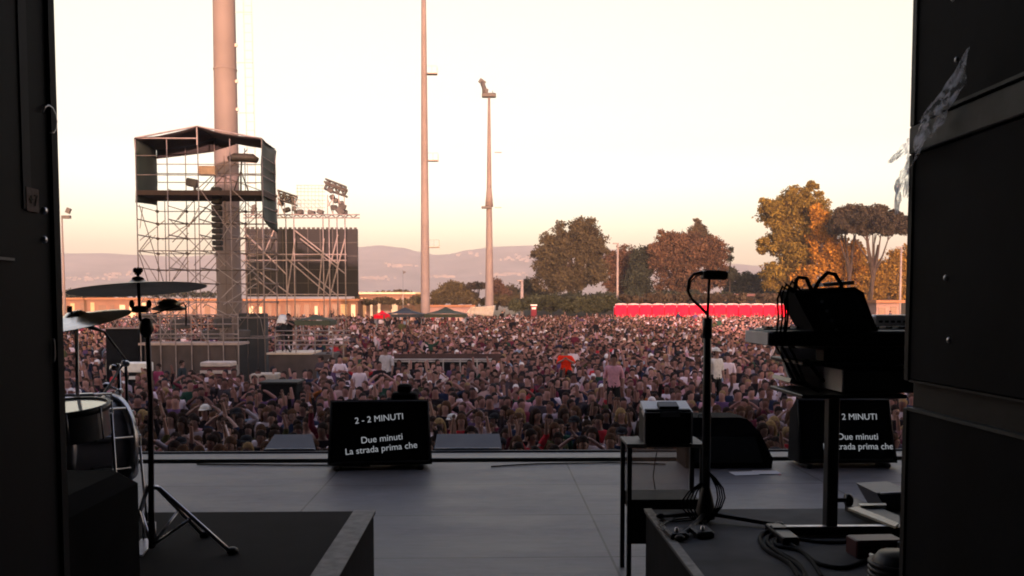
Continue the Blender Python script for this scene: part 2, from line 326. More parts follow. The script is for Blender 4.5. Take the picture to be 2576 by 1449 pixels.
def right_stack():
    X = .955; Y1 = 1.985; X1 = X + .85; Y0 = .25
    t = thing('rack_tower', 'tall stack of black equipment racks with grey rails at right', 'rack tower', (X + .4, 1.1, 0))
    cm = M('rack_black', (.003, .0035, .006), .75, spec=.08, var=.5, scale=5, bump=.12); rail = M('rail_grey', (.055, .06, .062), .6, .0, spec=.2, var=.3, scale=14); raild = M('rail_dark', (.012, .011, .012), .65, .0, spec=.2, var=.35, scale=14)
    for z0, z1 in ((.0, 1.512), (1.575, 2.088), (2.15, 3.9)):
        c = MB().bb(X, X1, Y0, Y1, z0, z1, .006).build('rack_case', cm, t)
        MB().bb(X - .004, X + .02, Y1 - .018, Y1 + .004, z0, z1, .002).build('corner_edge', raild if z1 < 3 else rail, c)
        if z0 > 1:
            for k in range(2): MB().lathe([(0, .004), (.005, .003), (.007, 0)], (X, 1.80 + .02 * k, z0 + .1 + .13 * k), (-1, 0, 0), 10).build('screw', alu, c)
    MB().bb(X - .006, X1, Y0, Y1 + .002, 2.088, 2.15, .003).build('rail', rail, t)
    MB().bb(X - .009, X - .002, Y0, Y1 - .06, 2.155, 2.162).build('seam', rail, t)
    MB().bb(X + .012, X1, Y0, Y1 - .01, 1.512, 1.575, .003).build('rail', raild, t)
    MB().bb(X - .005, X + .02, Y0, Y1 - .02, 1.508, 1.515).build('seam', rail, t); MB().bb(X - .003, X + .02, Y0, Y1 - .02, 1.573, 1.578).build('seam', raild, t)
    # torn clear film caught on the corner
    rr = random.Random(5); film = bpy.data.materials.new('clear_film'); film.use_nodes = True; n = film.node_tree; n.nodes.clear(); Lk = n.links
    o_ = n.nodes.new('ShaderNodeOutputMaterial'); tr = n.nodes.new('ShaderNodeBsdfTransparent'); tl = n.nodes.new('ShaderNodeBsdfTranslucent'); df = n.nodes.new('ShaderNodeBsdfPrincipled'); a1 = n.nodes.new('ShaderNodeMixShader'); a2 = n.nodes.new('ShaderNodeMixShader')
    tl.inputs[0].default_value = (.9, .92, 1, 1); df.inputs['Base Color'].default_value = (.8, .82, .9, 1); df.inputs['Roughness'].default_value = .2; a1.inputs[0].default_value = .5
    nz = n.nodes.new('ShaderNodeTexNoise'); nz.inputs['Scale'].default_value = 45; nz.inputs['Detail'].default_value = 5; tcn = n.nodes.new('ShaderNodeTexCoord'); mq = n.nodes.new('ShaderNodeMapping'); mq.inputs['Rotation'].default_value = (0, .6, 0); mq.inputs['Scale'].default_value = (1.6, 1, .35)
    Lk.new(tcn.outputs['Object'], mq.inputs[0]); Lk.new(mq.outputs[0], nz.inputs[0]); mr = n.nodes.new('ShaderNodeMapRange'); mr.inputs[1].default_value = .42; mr.inputs[2].default_value = .66; mr.inputs[3].default_value = .03; mr.inputs[4].default_value = .85
    Lk.new(nz.outputs[0], mr.inputs[0]); Lk.new(tl.outputs[0], a1.inputs[1]); Lk.new(df.outputs[0], a1.inputs[2]); Lk.new(mr.outputs[0], a2.inputs[0]); Lk.new(tr.outputs[0], a2.inputs[1]); Lk.new(a1.outputs[0], a2.inputs[2]); Lk.new(a2.outputs[0], o_.inputs[0])
    m = MB()
    def ribbon(path, w, seg=26):
        pts = []
        for i in range(seg):
            u = i / (seg - 1) * (len(path) - 1); k = min(int(u), len(path) - 2); f_ = u - k
            p = path[k][0].lerp(path[k + 1][0], f_); ww = path[k][1] * (1 - f_) + path[k + 1][1] * f_; pts.append((p, ww))
        C = 7; vs = []
        for i, (p, ww) in enumerate(pts):
            tdir = (pts[min(i + 1, seg - 1)][0] - pts[max(i - 1, 0)][0]).normalized(); side = tdir.cross(Vector((0, 1, 0))).normalized()
            for c in range(C):
                q = (c / (C - 1) - .5); off = noise.noise(Vector((i * .33, c * .8, w)))
                vs.append(p + side * (ww * q * (1 + .5 * noise.noise(Vector((i * .5, 3, w))))) + Vector((0, -.012 - .014 * off, .004 * off)))
        m.add(vs, [(i * C + c, i * C + c + 1, (i + 1) * C + c + 1, (i + 1) * C + c) for i in range(seg - 1) for c in range(C - 1)], True)
    Y = 1.95
    P = lambda px, py, w, dy=0: ((AX(px, py, .915) if px > 2300 else W(px, py, Y + dy)), w * Y / F)
    ribbon([P(2428, 125, 4, -.17), P(2395, 215, 38, -.13), P(2345, 295, 52, -.03), P(2312, 360, 48, .03), P(2290, 420, 45, .05), P(2270, 500, 14, .06)], 1.0)
    ribbon([P(2330, 270, 40, 0), P(2300, 350, 30, .05), P(2262, 385, 20, .06), P(2228, 412, 6, .06)], 4.0)
    ribbon([P(2300, 360, 24, .05), P(2275, 420, 16, .06), P(2254, 470, 22, .07), P(2250, 540, 8, .07)], 7.0)
    o = m.build('torn_film', film, None, origin=W(2320, 300, Y)); sm = o.modifiers.new('t', 'SOLIDIFY'); sm.thickness = .0006
    tag(o, 'torn strip of clear plastic film caught on the rack corner', 'plastic film')
right_stack()

# ================================================================== DRUM KIT (left riser)
def stand_legs(t, hub, feet, rise=.2, r=.011, mat=chrome):
    for f_ in feet:
        hub = Vector(hub); f_ = Vector(f_); m = MB()
        top = hub + Vector((0, 0, rise)); knee = hub.lerp(f_, .12); knee.z = hub.z + rise * .98
        m.tube([top, knee, f_.lerp(knee, .5), f_], r, 8)
        o = m.build('leg', mat, t)
        MB().tube([Vector((hub.x, hub.y, hub.z + .03)), knee.lerp(f_, .45)], r * .7, 6).build('brace', mat, o)
        MB().ball(f_ + Vector((0, 0, .012)), (.03, .03, .022)).build('rubber_foot', blackgloss, o)
def cymbal(name, label, c, r, axis, mat, group=None):
    t = tag(MB().lathe([(0, .028), (.03, .026), (.05, .010), (.06, .006), (r * .55, -.003), (r * .93, -.018), (r * .985, -.0212), (r, -.022), (r, -.0235), (r * .985, -.0227), (r * .93, -.0195), (r * .55, -.0045), (.06, .0045), (.0, .026)], c, axis, 40).build(name, mat, None), label, 'cymbal', group); return t
bronze = M('cymbal_bronze', (.23, .19, .13), .33, .9, var=.2, scale=30)
palebronze = M('pale_cymbal', (.75, .68, .52), .2, 1.0, var=.08, scale=30)
Y = 4.4
bx = W(380, 1340, Y); hub = Vector((bx.x, Y, RH))
t = thing('cymbal_stand', 'tall dark cymbal stand with double braced tripod at left of the stage', 'cymbal stand', hub)
topc = W(345, 722, Y)
MB().tube([(hub.x, Y, RH + .02), W(379, 1000, Y), W(371, 830, Y)], [.016, .014, .013]).build('lower_tube', M('stand_dark', (.09, .06, .06), .35, .7), t)
MB().tube([W(371, 835, Y), W(352, 800, Y), W(347, 690, Y)], .008).build('upper_tube', blackmetal, t)
cl = MB().ball(W(368, 825, Y), (.034, .034, .052)).build('microphone_body', blackgloss, t)
cb = MB().box(W(352, 778, Y), (.07, .05, .035), None, .006).build('clamp', blackmetal, t)
for dx in (-.04, .045): MB().ball(W(352, 770, Y) + Vector((dx, 0, .01)), (.014, .008, .022)).build('wing_nut', blackmetal, cb)
MB().ball(W(347, 702, Y), (.030, .030, .014)).build('felt', blackcloth, t)
wn = MB().tube([W(347, 700, Y), W(347, 672, Y)], .005, 8); wn.ball(W(340, 680, Y), (.012, .006, .014)); wn.ball(W(354, 680, Y), (.012, .006, .014)); wn.ball(W(347, 688, Y), (.018, .012, .008)); wn.build('wing_nut', blackmetal, t)
stand_legs(t, hub, [G(585, 1392, RH), G(515, 1350, RH), G(335, 1345, RH)], rise=W(380, 1225, Y).z - RH)
cymbal('crash_cymbal', 'large dark crash cymbal level with the scaffold, highest on the kit', W(347, 717, Y), .325, (-.085, .06, 1), bronze)
cymbal('cymbal', 'bright pale cymbal tilted beside the black panel at far left', W(190, 797, 4.1), .24, (-.13, -.20, 1), palebronze)
cymbal('splash_cymbal', 'small dark splash cymbal right of the tall cymbal stand', W(425, 766, 4.5), .085, (-.05, .12, 1), bronze)
t = thing('hi_hat_stand', 'slim chrome cymbal stand beside the drums', 'cymbal stand', Vector((xat(262, 4.25), 4.25, RH)))
MB().tube([(xat(200, 4.25), 4.25, RH), W(195, 1000, 4.25), W(192, 800, 4.12)], .009).build('tube', chrome, t)
MB().tube([W(175, 770, 4.1), W(175, 800, 4.1)], .012).build('clutch', blackmetal, t)
t = thing('microphone_stand', 'thin boom stand with a small microphone pointing over the drums', 'microphone stand', (xat(317, 4.7), 4.7, RH))
MB().tube([(xat(317, 4.7), 4.7, RH), W(316, 905, 4.7)], .008).build('tube', blackmetal, t)
MB().tube([W(316, 905, 4.7), W(265, 985, 4.5), W(235, 1010, 4.4)], .006).build('boom', blackmetal, t)
mc = MB().tube([W(262, 835, 4.5), W(215, 818, 4.45), W(180, 812, 4.4)], [.006, .014, .02], 10).build('microphone', blackgloss, t)
MB().tube([W(316, 905, 4.7), W(262, 835, 4.5)], .006).build('boom', blackmetal, t)
stand_legs(t, (xat(317, 4.7), 4.7, RH), [G(290, 1330, RH), G(345, 1300, RH), G(335, 1350, RH)], .12, .007, blackmetal)
# boom microphone right of the cymbal stand
t = thing('overhead_microphone', 'thin bent overhead microphone bracket right of the small cymbal', 'microphone', W(465, 765, 4.5))
MB().tube([W(385, 790, 4.5), W(440, 772, 4.5), W(462, 762, 4.5), W(468, 772, 4.5), W(468, 820, 4.5)], .004, 6).build('arm', blackmetal, t)
# bass drum
c = W(203, 1118, 4.35); ax = Vector((-.85, -1, .05)).normalized()
t = thing('bass_drum', 'dark blue-grey drum with bright chrome hoops above the covered case', 'bass drum', (c.x, c.y, RH))
shell = M('drum_shell', (.22, .22, .27), .22, var=.2, scale=5)
r = .23; dpt = .30
MB().lathe([(r, -dpt / 2), (r, dpt / 2)], c, ax, 40).build('shell', shell, t)
MB().lathe([(0, dpt / 2 - .01), (r - .01, dpt / 2 - .01)], c, ax, 40).build('drum_head', M('black_head', (.05, .05, .055), .5), t); MB().lathe([(0, -dpt / 2 + .01), (r - .01, -dpt / 2 + .01)], c, ax, 40).build('drum_head', blackcloth, t)
for k in (-1, 1): MB().lathe([(r - .012, -.02), (r + .014, -.02), (r + .014, .02), (r - .012, .02)], c + ax * (dpt / 2 * k), ax, 40).build('hoop', chrome, t)
q = ax.to_track_quat('Z', 'Y').to_matrix()
for k in range(10):
    a = 2 * math.pi * k / 10 + .2; d = q @ Vector((math.cos(a), math.sin(a), 0))
    MB().tube([c + d * (r + .02) - ax * dpt * .46, c + d * (r + .02) + ax * dpt * .46], .007).build('tension_rod', chrome, t)
    MB().box(c + d * (r + .012), (.03, .03, .1), (q @ Matrix.Rotation(a, 3, 'Z')), .006).build('lug', chrome, t)
for k in range(3):
    a = 2 * math.pi * k / 3 + .4; MB().tube([(c.x + .16 * math.cos(a), c.y + .16 * math.sin(a), c.z - .12), (c.x + .22 * math.cos(a), c.y + .22 * math.sin(a), RH)], .008).build('leg', chrome, t)
# floor tom and snare
def drum(name, label, c, r, h, headm, shm, ax=(0, 0, 1), legs=True):
    t = thing(name, label, 'drum', (c[0], c[1], RH)); c = Vector(c); ax = Vector(ax).normalized(); q = ax.to_track_quat('Z', 'Y').to_matrix()
    MB().lathe([(r, -h), (r, 0)], c, ax, 32).build('shell', shm, t)
    MB().lathe([(0, -.004), (r, -.004)], c, ax, 32).build('drum_head', headm, t); MB().lathe([(0, -h + .004), (r, -h + .004)], c, ax, 32).build('drum_head', blackcloth, t)
    MB().lathe([(r - .004, .004), (r + .01, .004), (r + .01, -.022), (r - .002, -.022)], c, ax, 32).build('rim', blackmetal, t)
    for k in range(8):
        a = 2 * math.pi * k / 8; d = q @ Vector((math.cos(a), math.sin(a), 0))
        MB().tube([c + d * (r + .012), c + d * (r + .012) - ax * h], .004, 6).build('tension_rod', chrome, t)
    if legs:
        for k in range(3):
            a = 2 * math.pi * k / 3 + .5; p = c + Vector((math.cos(a), math.sin(a), 0)) * (r + .01)
            MB().tube([(p.x, p.y, c.z - h * .3), (p.x + .03 * math.cos(a), p.y + .03 * math.sin(a), RH)], .007).build('leg', chrome, t)
    return t
white_head = M('white_head', (.85, .83, .78), .08, spec=1.0, var=.04)
sn = W(160, 1022, 3.9); drum('snare_drum', 'snare drum with bright white head beside the black panel', sn, .182, .14, white_head, M('snare_shell', (.15, .15, .16), .3, .6), (-.03, -.10, 1))
c2 = W(268, 1080, 4.6); drum('rack_tom', 'small dark tom drum with chrome rods above the bass drum', (c2.x, 4.6, 1.06), .15, .22, M('clear_head', (.18, .18, .19), .35), shell, (.12, -.3, 1))
t = thing('drum_clamp', 'cluster of chrome drum clamps behind the toms', 'drum clamp', (xat(300, 4.7), 4.7, RH))
MB().tube([(xat(300, 4.7), 4.7, RH), W(298, 915, 4.7)], .010).build('post', chrome, t)
for px, py in ((285, 925), (315, 914), (300, 985), (330, 1040), (270, 970)):
    a = MB().box(W(px, py, 4.68), (.04, .03, .03), (.3, .2, px), .006).build('joint', chrome, t); MB().tube([W(300, py + 12, 4.7), W(px, py, 4.68)], .006).build('arm', chrome, a)
# black covered case in the lower left corner
t = thing('covered_case', 'large black cloth covered drum case in the lower left corner', 'case', (-1.75, 3.1, RH))
pA = W(346, 1182, 3.3)
m = MB().bb(-3.6, pA.x, 2.6, 3.35, RH, pA.z, .05); m.build('cover', M('cover_cloth', (.004, .004, .005), .95, spec=.05, var=.4, bump=.3), t)
m = MB()
for k in range(14):
    x_ = -3.4 + k * (pA.x + 3.4) / 13; m.tube([(x_, 2.596, RH + .01), (x_ + .02, 2.6, RH + .25), (x_, 2.602, pA.z - .06)], [.02, .012, .003], 6)
m.build('fold', blackcloth, t)
t = thing('pedal', 'small chrome drum pedal at the foot of the cymbal stand', 'drum pedal', G(357, 1385, RH))
p = G(357, 1385, RH); MB().box(p + Vector((0, 0, .015)), (.07, .22, .012), (.12, 0, .1), .003).build('footboard', alu, t); MB().tube([p + Vector((-.03, .1, 0)), p + Vector((-.03, .1, .12)), p + Vector((.03, .1, .12)), p + Vector((.03, .1, 0))], .006).build('frame', chrome, t)

# ================================================================== LYRIC SCREENS, MONITORS ON THE STAGE EDGE
glow = M('screen_text', (.3, .3, .32), .7, emit=((.80, .84, .9), .062))
def lyric_screen(name, label, px0, px1, tilt, rz, ystage, dx=0):
    Yb = 9.2; w = (xat(px1, Yb) - xat(px0, Yb)); cx = (xat(px0, Yb) + xat(px1, Yb)) / 2
    h = .70
    t = thing(name, label, 'lyric screen', (cx, Yb, 0), 'lyric screens on the stage edge')
    t.rotation_euler = (0, 0, 0)
    m = MB(); Rz = Matrix.Rotation(rz, 3, 'Z'); lean = Matrix.Rotation(-tilt, 3, 'X'); C = Vector((cx, Yb, 0))
    T = lambda p: C + Rz @ Vector(p)
    scr = lambda x, z, y=0: T(lean @ Vector((x, y, z)) + Vector((0, 0, .05)))
    # housing: front leaning back, deep body behind
    f = [scr(-w / 2, 0), scr(w / 2, 0), scr(w / 2 * .93, h), scr(-w / 2 * .97, h)]
    b = [T((-w / 2 + .02, .42, .03)), T((w / 2 - .08, .42, .03)), T((w / 2 * .9, .40, h * .80)), T((-w / 2 * .95, .40, h * .80))]
    m.add(f + b, [(0, 1, 2, 3), (5, 4, 7, 6), (4, 5, 1, 0), (3, 2, 6, 7), (1, 5, 6, 2), (4, 0, 3, 7)]).build('housing', blackcloth, t)
    bez = MB()
    for a, c_ in ((scr(-w / 2 + .02, .03, -.006), scr(w / 2 - .03, .03, -.006)), (scr(-w / 2 + .02, h - .02, -.006), scr(w / 2 * .92, h - .02, -.006)), (scr(-w / 2 + .02, .03, -.006), scr(-w / 2 + .03, h - .02, -.006)), (scr(w / 2 - .03, .03, -.006), scr(w / 2 * .92, h - .02, -.006))):
        bez.tube([a, c_], .012, 6)
    bez.build('bezel', blackmetal, t)
    s_ = MB().add([scr(-w / 2 + .03, .04, -.004), scr(w / 2 - .04, .04, -.004), scr(w / 2 * .9, h - .03, -.004), scr(-w / 2 + .04, h - .03, -.004)], [(0, 1, 2, 3)]).build('screen', M('screen_glass', (.006, .006, .009), .25, var=.05), t)
    for x_ in (-w / 2 + .1, w / 2 - .12): MB().box(T((x_, .1, .025)), (.06, .3, .05), (0, 0, rz), .01).build('foot', blackmetal, t)
    rot = (Rz @ lean @ Matrix.Rotation(R(90), 3, 'X')).to_euler()
    rollm = Rz @ lean @ Matrix.Rotation(R(90), 3, 'X') @ Matrix.Rotation(R(5) if rz else 0, 3, 'Z'); rot = rollm.to_euler()
    for body, size, x_, z_ in (('2 - 2 MINUTI', .094, dx, h - .235), ('Due minuti', .098, dx + .03, h - .45), ('La strada prima che', .096, dx + .025, h - .555)):
        text(body, size, scr(x_, z_, -.010), rot, glow, s_)
    return t
lyric_screen('lyric_screen', 'black lyric screen standing alone left of centre, text 2 - 2 MINUTI', 820, 1085, R(16), R(4), 0, -.01)
lyric_screen('lyric_screen', 'black lyric screen half hidden behind the keyboard stand', 2018, 2268, R(14), 0, 0, .09)
# small dark box behind first screen
t = thing('flight_case', 'dark open flight case lid rising behind the centre lyric screen', 'case', (xat(1012, 9.9), 9.9, 0))
MB().bb(xat(985, 9.9), xat(1050, 9.9), 9.75, 10.0, .004, zat(985, 9.9), .02).build('body', blackcloth, t); MB().bb(xat(1000, 9.9), xat(1035, 9.9), 9.78, 9.96, zat(985, 9.9), zat(965, 9.9), .02).build('lid', blackcloth, t)
# floor wedge
def wedge_prof(x0, x1, y0, y1, h, slope):
    return [(x0, y0, 0), (x1, y0, 0), (x1 - slope, y0 + .05, h), (x0 + slope * .4, y0 + .05, h)], [(x0, y1, 0), (x1, y1, 0), (x1 - slope, y1 - .03, h * .9), (x0 + slope * .4, y1 - .03, h * .9)]
a = xat(1722, 9.25); b = xat(1945, 9.25)
t = thing('stage_monitor', 'big black floor monitor speaker behind the small amplifier', 'stage monitor', ((a + b) / 2, 9.5, 0))
z1 = zat(1052, 9.4)
prof = [(a + .02, 9.2, 0), (b, 9.2, 0), (b + .01, 9.2, .10), (b - .10, 9.3, z1 * .7), (b - .22, 9.38, z1 * .97), (b - .3, 9.4, z1), (a + .12, 9.4, z1), (a + .03, 9.3, z1 * .6)]
MB().prism(prof, (0, .45, 0)).build('cabinet', blackcloth, t)
g = MB().prism([(a + .1, 9.19, .06), (b - .1, 9.19, .06), (b - .16, 9.285, z1 * .62), (a + .12, 9.285, z1 * .62)], (0, .02, 0)).build('grille', M('grille', (.02, .02, .022), .7, var=.5, scale=90), t)
MB().tube([(a + .2, 9.41, z1 + .0), (a + .2, 9.41, z1 + .03), (a + .34, 9.41, z1 + .03), (a + .34, 9.41, z1)], .007).build('handle', blackmetal, t)
for i, (p0, lab) in enumerate((((1838, 1192), 'left sheet of white set list paper on the floor by the big monitor'), ((1895, 1190), 'right sheet of white set list paper on the floor by the big monitor'))):
    p = G(*p0); o = MB().box(p + Vector((.14, 0, .005 + .003 * i)), (.26, .19, .002), (0, 0, .1 - .12 * i)).build('paper_sheet', M('paper', (.75, .75, .78), .8, var=.05), None, origin=p); tag(o, lab, 'paper')
# grey angled lids beyond the stage lip
for (q0, q1, q2, q3, lab) in ((658, 790, 780, 686, 'grey front fill speaker on the stage lip left of the centre screen'), (1090, 1262, 1256, 1098, 'grey front fill speaker on the stage lip right of the centre screen')):
    Yf = 10.62; t = thing('front_fill_speaker', lab, 'speaker', (xat((q0 + q1) / 2, Yf), Yf + .2, -.03), 'front fill speakers along the stage lip')
    A, B_, C_, D_ = xat(q0, Yf), xat(q1, Yf), xat(q2, Yf + .35), xat(q3, Yf + .35); zt = zat(1091, Yf + .35)
    MB().add([(A, Yf, -.02), (B_, Yf, -.02), (C_, Yf + .35, zt), (D_, Yf + .35, zt), (A, Yf + .5, -.9), (B_, Yf + .5, -.9), (A, Yf, -.9), (B_, Yf, -.9)], [(0, 1, 2, 3), (3, 2, 5, 4), (6, 7, 1, 0), (1, 7, 5, 2), (6, 0, 3, 4), (4, 5, 7, 6)]).build('cabinet', M('fill_grey', (.085, .09, .10), .55, var=.15, scale=4), t)
    MB().tube([(A + .02, Yf - .004, -.01), (B_ - .02, Yf - .004, -.01)], .008).build('trim', alu, t)
# ================================================================== TABLE WITH SMALL AMP (between the risers)
Yt = 5.45
x0, x1 = xat(1582, Yt), xat(1776, Yt); zt = zat(1118, Yt); zb = zat(1258, Yt); zc = zat(1297, Yt)
t = thing('side_table', 'black framed side table with clear back panel at the riser corner', 'table', ((x0 + x1) / 2, Yt, 0))
MB().bb(x0 - .005, x1 + .01, Yt - .02, Yt + .32, zt - .02, zt, .004).build('table_top', M('glass_top', (.035, .036, .038), .6, var=.1), t)
MB().bb(x0 - .012, xat(1628, Yt), Yt - .03, Yt - .005, zt - .022, zt + .004).build('edge_plate', M('plate', (.22, .20, .18), .6), t); MB().bb(xat(1742, Yt), x1, Yt - .03, Yt - .005, zt - .022, zt + .002).build('edge_plate', M('plate', 0), t)
for X, Yy in ((x0 + .012, Yt), (x1 - .012, Yt), (x0 + .012, Yt + .28), (x1 - .012, Yt + .28)): MB().bb(X - .014, X + .014, Yy - .012, Yy + .016, .0, zt - .02).build('leg', blackmetal, t)
MB().bb(x0 + .028, x1 - .028, Yt - .01, Yt + .29, zc, zb, .004).build('drawer', black, t)
MB().bb(x0 - .004, xat(1640, Yt), Yt - .03, Yt - .014, zat(1368, Yt), zb, .003).build('side_panel', blackcloth, t)
MB().bb(x0 + .03, x1 - .03, Yt + .284, Yt + .29, zb, zt - .02).build('back_panel', M('clear_panel', (.62, .48, .40), .2, alpha=.35), t)
t = thing('small_amplifier', 'small black amplifier box with grey top panel on the side table', 'amplifier', (xat(1685, Yt), Yt + .1, zt))
ax0, ax1 = xat(1625, Yt - .01), xat(1744, Yt - .01); az = zat(1012, Yt + .12)
MB().bb(ax0, ax1, Yt - .01, Yt + .22, zt, zt + (az - zt) * .86, .008).build('cabinet', black, t)
top = [(ax0 - .005, Yt - .015, zt + (az - zt) * .80), (ax1 + .005, Yt - .015, zt + (az - zt) * .80), (ax1 + .005, Yt + .19, az), (ax0 + .005, Yt + .19, az)]
MB().prism(top, (0, .03, -.035)).build('top_panel', M('amp_top', (.7, .7, .69), .4, .1), t)
cx = (ax0 + ax1) / 2 + .01; zz = zt + (az - zt) * .80
o = MB().box((cx, Yt + .06, zz + .03), (.125, .09, .03), (R(15), 0, 0), .004).build('handle_recess', blackgloss, t); MB().box((cx, Yt - .017, zz - .012), (.125, .01, .035), None, .003).build('display', M('disp', (.2, .21, .23), .35), t)
for X in (ax0, ax1): MB().bb(X - .004, X + .004, Yt - .018, Yt - .008, zt, zz).build('edge_strip', alu, t)
t = tag(MB().tube([W(1655, 1125, Yt + .3), W(1648, 1160, Yt + .31), W(1643, 1200, Yt + .31), W(1652, 1250, Yt + .31)], .004).build('power_cable', blackgloss), 'thin cable hanging behind the side table under the amplifier', 'cable')

# ================================================================== MIC STAND (right riser)
Ym = 5.02
base = G(1775, 1312, RH); Ym = base.y
t = thing('microphone_stand', 'straight black stand with a box on top at front of the keyboard riser', 'microphone stand', base)
MB().tube([base + Vector((0, 0, .03)), W(1778, 1000, Ym), W(1780, 800, Ym)], [.024, .024, .020], 12).build('lower_tube', blackmetal, t)
MB().tube([W(1780, 800, Ym), W(1784, 700, Ym)], .0085, 10).build('upper_tube', blackmetal, t)
cl = MB().tube([W(1779, 850, Ym), W(1780, 800, Ym)], .027, 12).build('clutch', blackgloss, t)
bx_ = MB().box(W(1797, 692, Ym), (.14, .09, .05), (0, R(2), 0), .008).build('control_box', blackgloss, t)
MB().tube([W(1768, 684, Ym), W(1745, 690, Ym), W(1733, 705, Ym), W(1730, 730, Ym), W(1740, 752, Ym), W(1762, 772, Ym), W(1779, 790, Ym)], .009, 8).build('cable', blackgloss, t)
MB().tube([W(1768, 690, Ym), W(1752, 694, Ym), W(1738, 708, Ym), W(1734, 728, Ym)], .004, 6).build('cable', blackgloss, t)
MB().lathe([(.055, 0), (.055, .05), (.04, .12), (.024, .18)], base + Vector((0, 0, .02)), (0, 0, 1), 16).build('hub', blackmetal, t)
for f_ in (G(1662, 1305, RH), G(1960, 1328, RH), G(1710, 1362, RH)):
    o = MB().tube([base + Vector((0, 0, .05)), f_ + Vector((0, 0, .015))], [.014, .012], 8).build('leg', blackmetal, t); MB().ball(f_ + Vector((0, 0, .018)), (.03, .022, .018)).build('rubber_foot', blackgloss, o)
o = MB(); 
for k in range(4):
    pts = [W(1776, 1150 + 15 * k, Ym - .03)]
    for j in range(7): pts.append(W(1776 + (30 + 6 * k) * math.sin(j * .55), 1180 + 24 * j, Ym - .05))
    for j in range(6): pts.append(W(1770 - (25 + 10 * k) * math.sin(j * .6), 1325 - 22 * j, Ym - .06))
    o.tube(pts, .0045, 6)
tag(o.build('cable_coil', rubber), 'loops of thin black cable wound round the foot of the straight stand', 'cable')
for px, py, lab in ((1700, 1352, 'small black foot pedal left of the straight stand foot'), (1765, 1348, 'small black foot pedal directly below the straight stand')):
    p = G(px, py, RH); q = thing('foot_pedal', lab, 'foot pedal', p); MB().box(p + Vector((0, 0, .022)), (.10, .12, .04), (R(6), 0, .2), .008).build('body', blackgloss, q); MB().lathe([(0, .02), (.009, .018), (.012, 0)], p + Vector((0, -.02, .04)), (0, 0, 1), 10).build('switch', chrome, q)
o = MB()
for k in range(3): o.tube([G(1690 + 8 * k, 1355, RH) + Vector((0, 0, .01)), G(1655, 1330 - 8 * k, RH) + Vector((0, 0, .008)), G(1700, 1305 + 6 * k, RH) + Vector((0, 0, .01)), G(1765, 1300 + 5 * k, RH) + Vector((0, 0, .01)), G(1790, 1345, RH) + Vector((0, 0, .01))], .005, 6)
tag(o.build('pedal_cable', blackgloss), 'thin black cables between the foot pedals', 'cable')

# ================================================================== KEYBOARD RIG
Yk = G(2100, 1345, RH).y
t = thing('keyboard_stand', 'black column keyboard stand with long steel base bar', 'keyboard stand', (xat(2100, Yk), Yk, RH))
xc = xat(2100, Yk)
MB().bb(xc - .030, xc + .030, Yk - .03, Yk + .04, RH + .02, zat(985, Yk), .006).build('column', blackmetal, t)
MB().bb(xat(1950, Yk), xat(2262, Yk) + .1, Yk - .035, Yk + .03, RH + .006, RH + .05, .004).build('base_bar', blackmetal, t)
MB().bb(xat(1985, Yk), xat(2262, Yk), Yk - .032, Yk + .0, RH + .0505, RH + .054).build('trim', alu, t)
MB().bb(xat(1948, Yk), xat(1990, Yk), Yk - .2, Yk + .1, RH, RH + .04, .006).build('foot', blackgloss, t)
k_ = MB().lathe([(0, .03), (.03, .03), (.035, .02), (.035, 0), (.012, 0), (.012, -.05)], W(2128, 1258, Yk - .02), (1, 0, 0), 12).build('knob', blackgloss, t)
for py in (905, 985): MB().bb(xat(1985, Yk), xat(2240, Yk), Yk - .22, Yk + .3, zat(py, Yk) - .02, zat(py, Yk), .004).build('support_arm', blackmetal, t)
# upper keyboard
def keyb(name, label, px0, pyt, pyb, Yc, dep, body, xr, cheek=None, cat='keyboard'):
    x0 = xat(px0, Yc); zt_, zb_ = zat(pyt, Yc), zat(pyb, Yc)
    t = thing(name, label, cat, (x0 + .4, Yc + dep / 2, zb_))
    MB().bb(x0, xr, Yc, Yc + dep, zb_, zt_, .012).build('body', body, t)
    m = MB(); n = int((xr - x0 - .08) / .0235)
    for i in range(n): m.bb(x0 + .05 + i * .0235, x0 + .05 + i * .0235 + .0218, Yc + dep - .16, Yc + dep - .01, zt_ - .002, zt_ + .008)
    m.build('white_keys', M('key_white', (.75, .74, .7), .35), t)
    m = MB()
    for i in range(n):
        if i % 7 in (0, 1, 3, 4, 5): m.bb(x0 + .05 + i * .0235 + .016, x0 + .05 + i * .0235 + .029, Yc + dep - .16, Yc + dep - .065, zt_ + .008, zt_ + .019)
    m.build('black_keys', blackgloss, t)
    if cheek: MB().bb(x0 - .008, x0 + .0, Yc + .01, Yc + dep - .01, zb_ + .006, zt_ - .006).build('end_cheek', cheek, t)
    return t
greyside = M('keyboard_grey', (.78, .75, .76), .5, var=.15)
keyb('stage_piano', 'black stage piano, upper keyboard at right with grey end panel', 1938, 834, 872, Yk - .15, .42, black, 2.9, greyside)
keyb('synthesizer', 'grey lower keyboard under the black piano at right', 2128, 930, 992, Yk - .2, .36, M('synth_dark', (.035, .033, .035), .5), 2.9, greyside)
MB().prism([W(1962, 874, Yk - .16), W(2052, 878, Yk - .16), W(2052, 906, Yk - .16), W(1966, 900, Yk - .16)], (0, .012, 0)).build('front_panel', greyside, bpy.data.objects['stage_piano'])
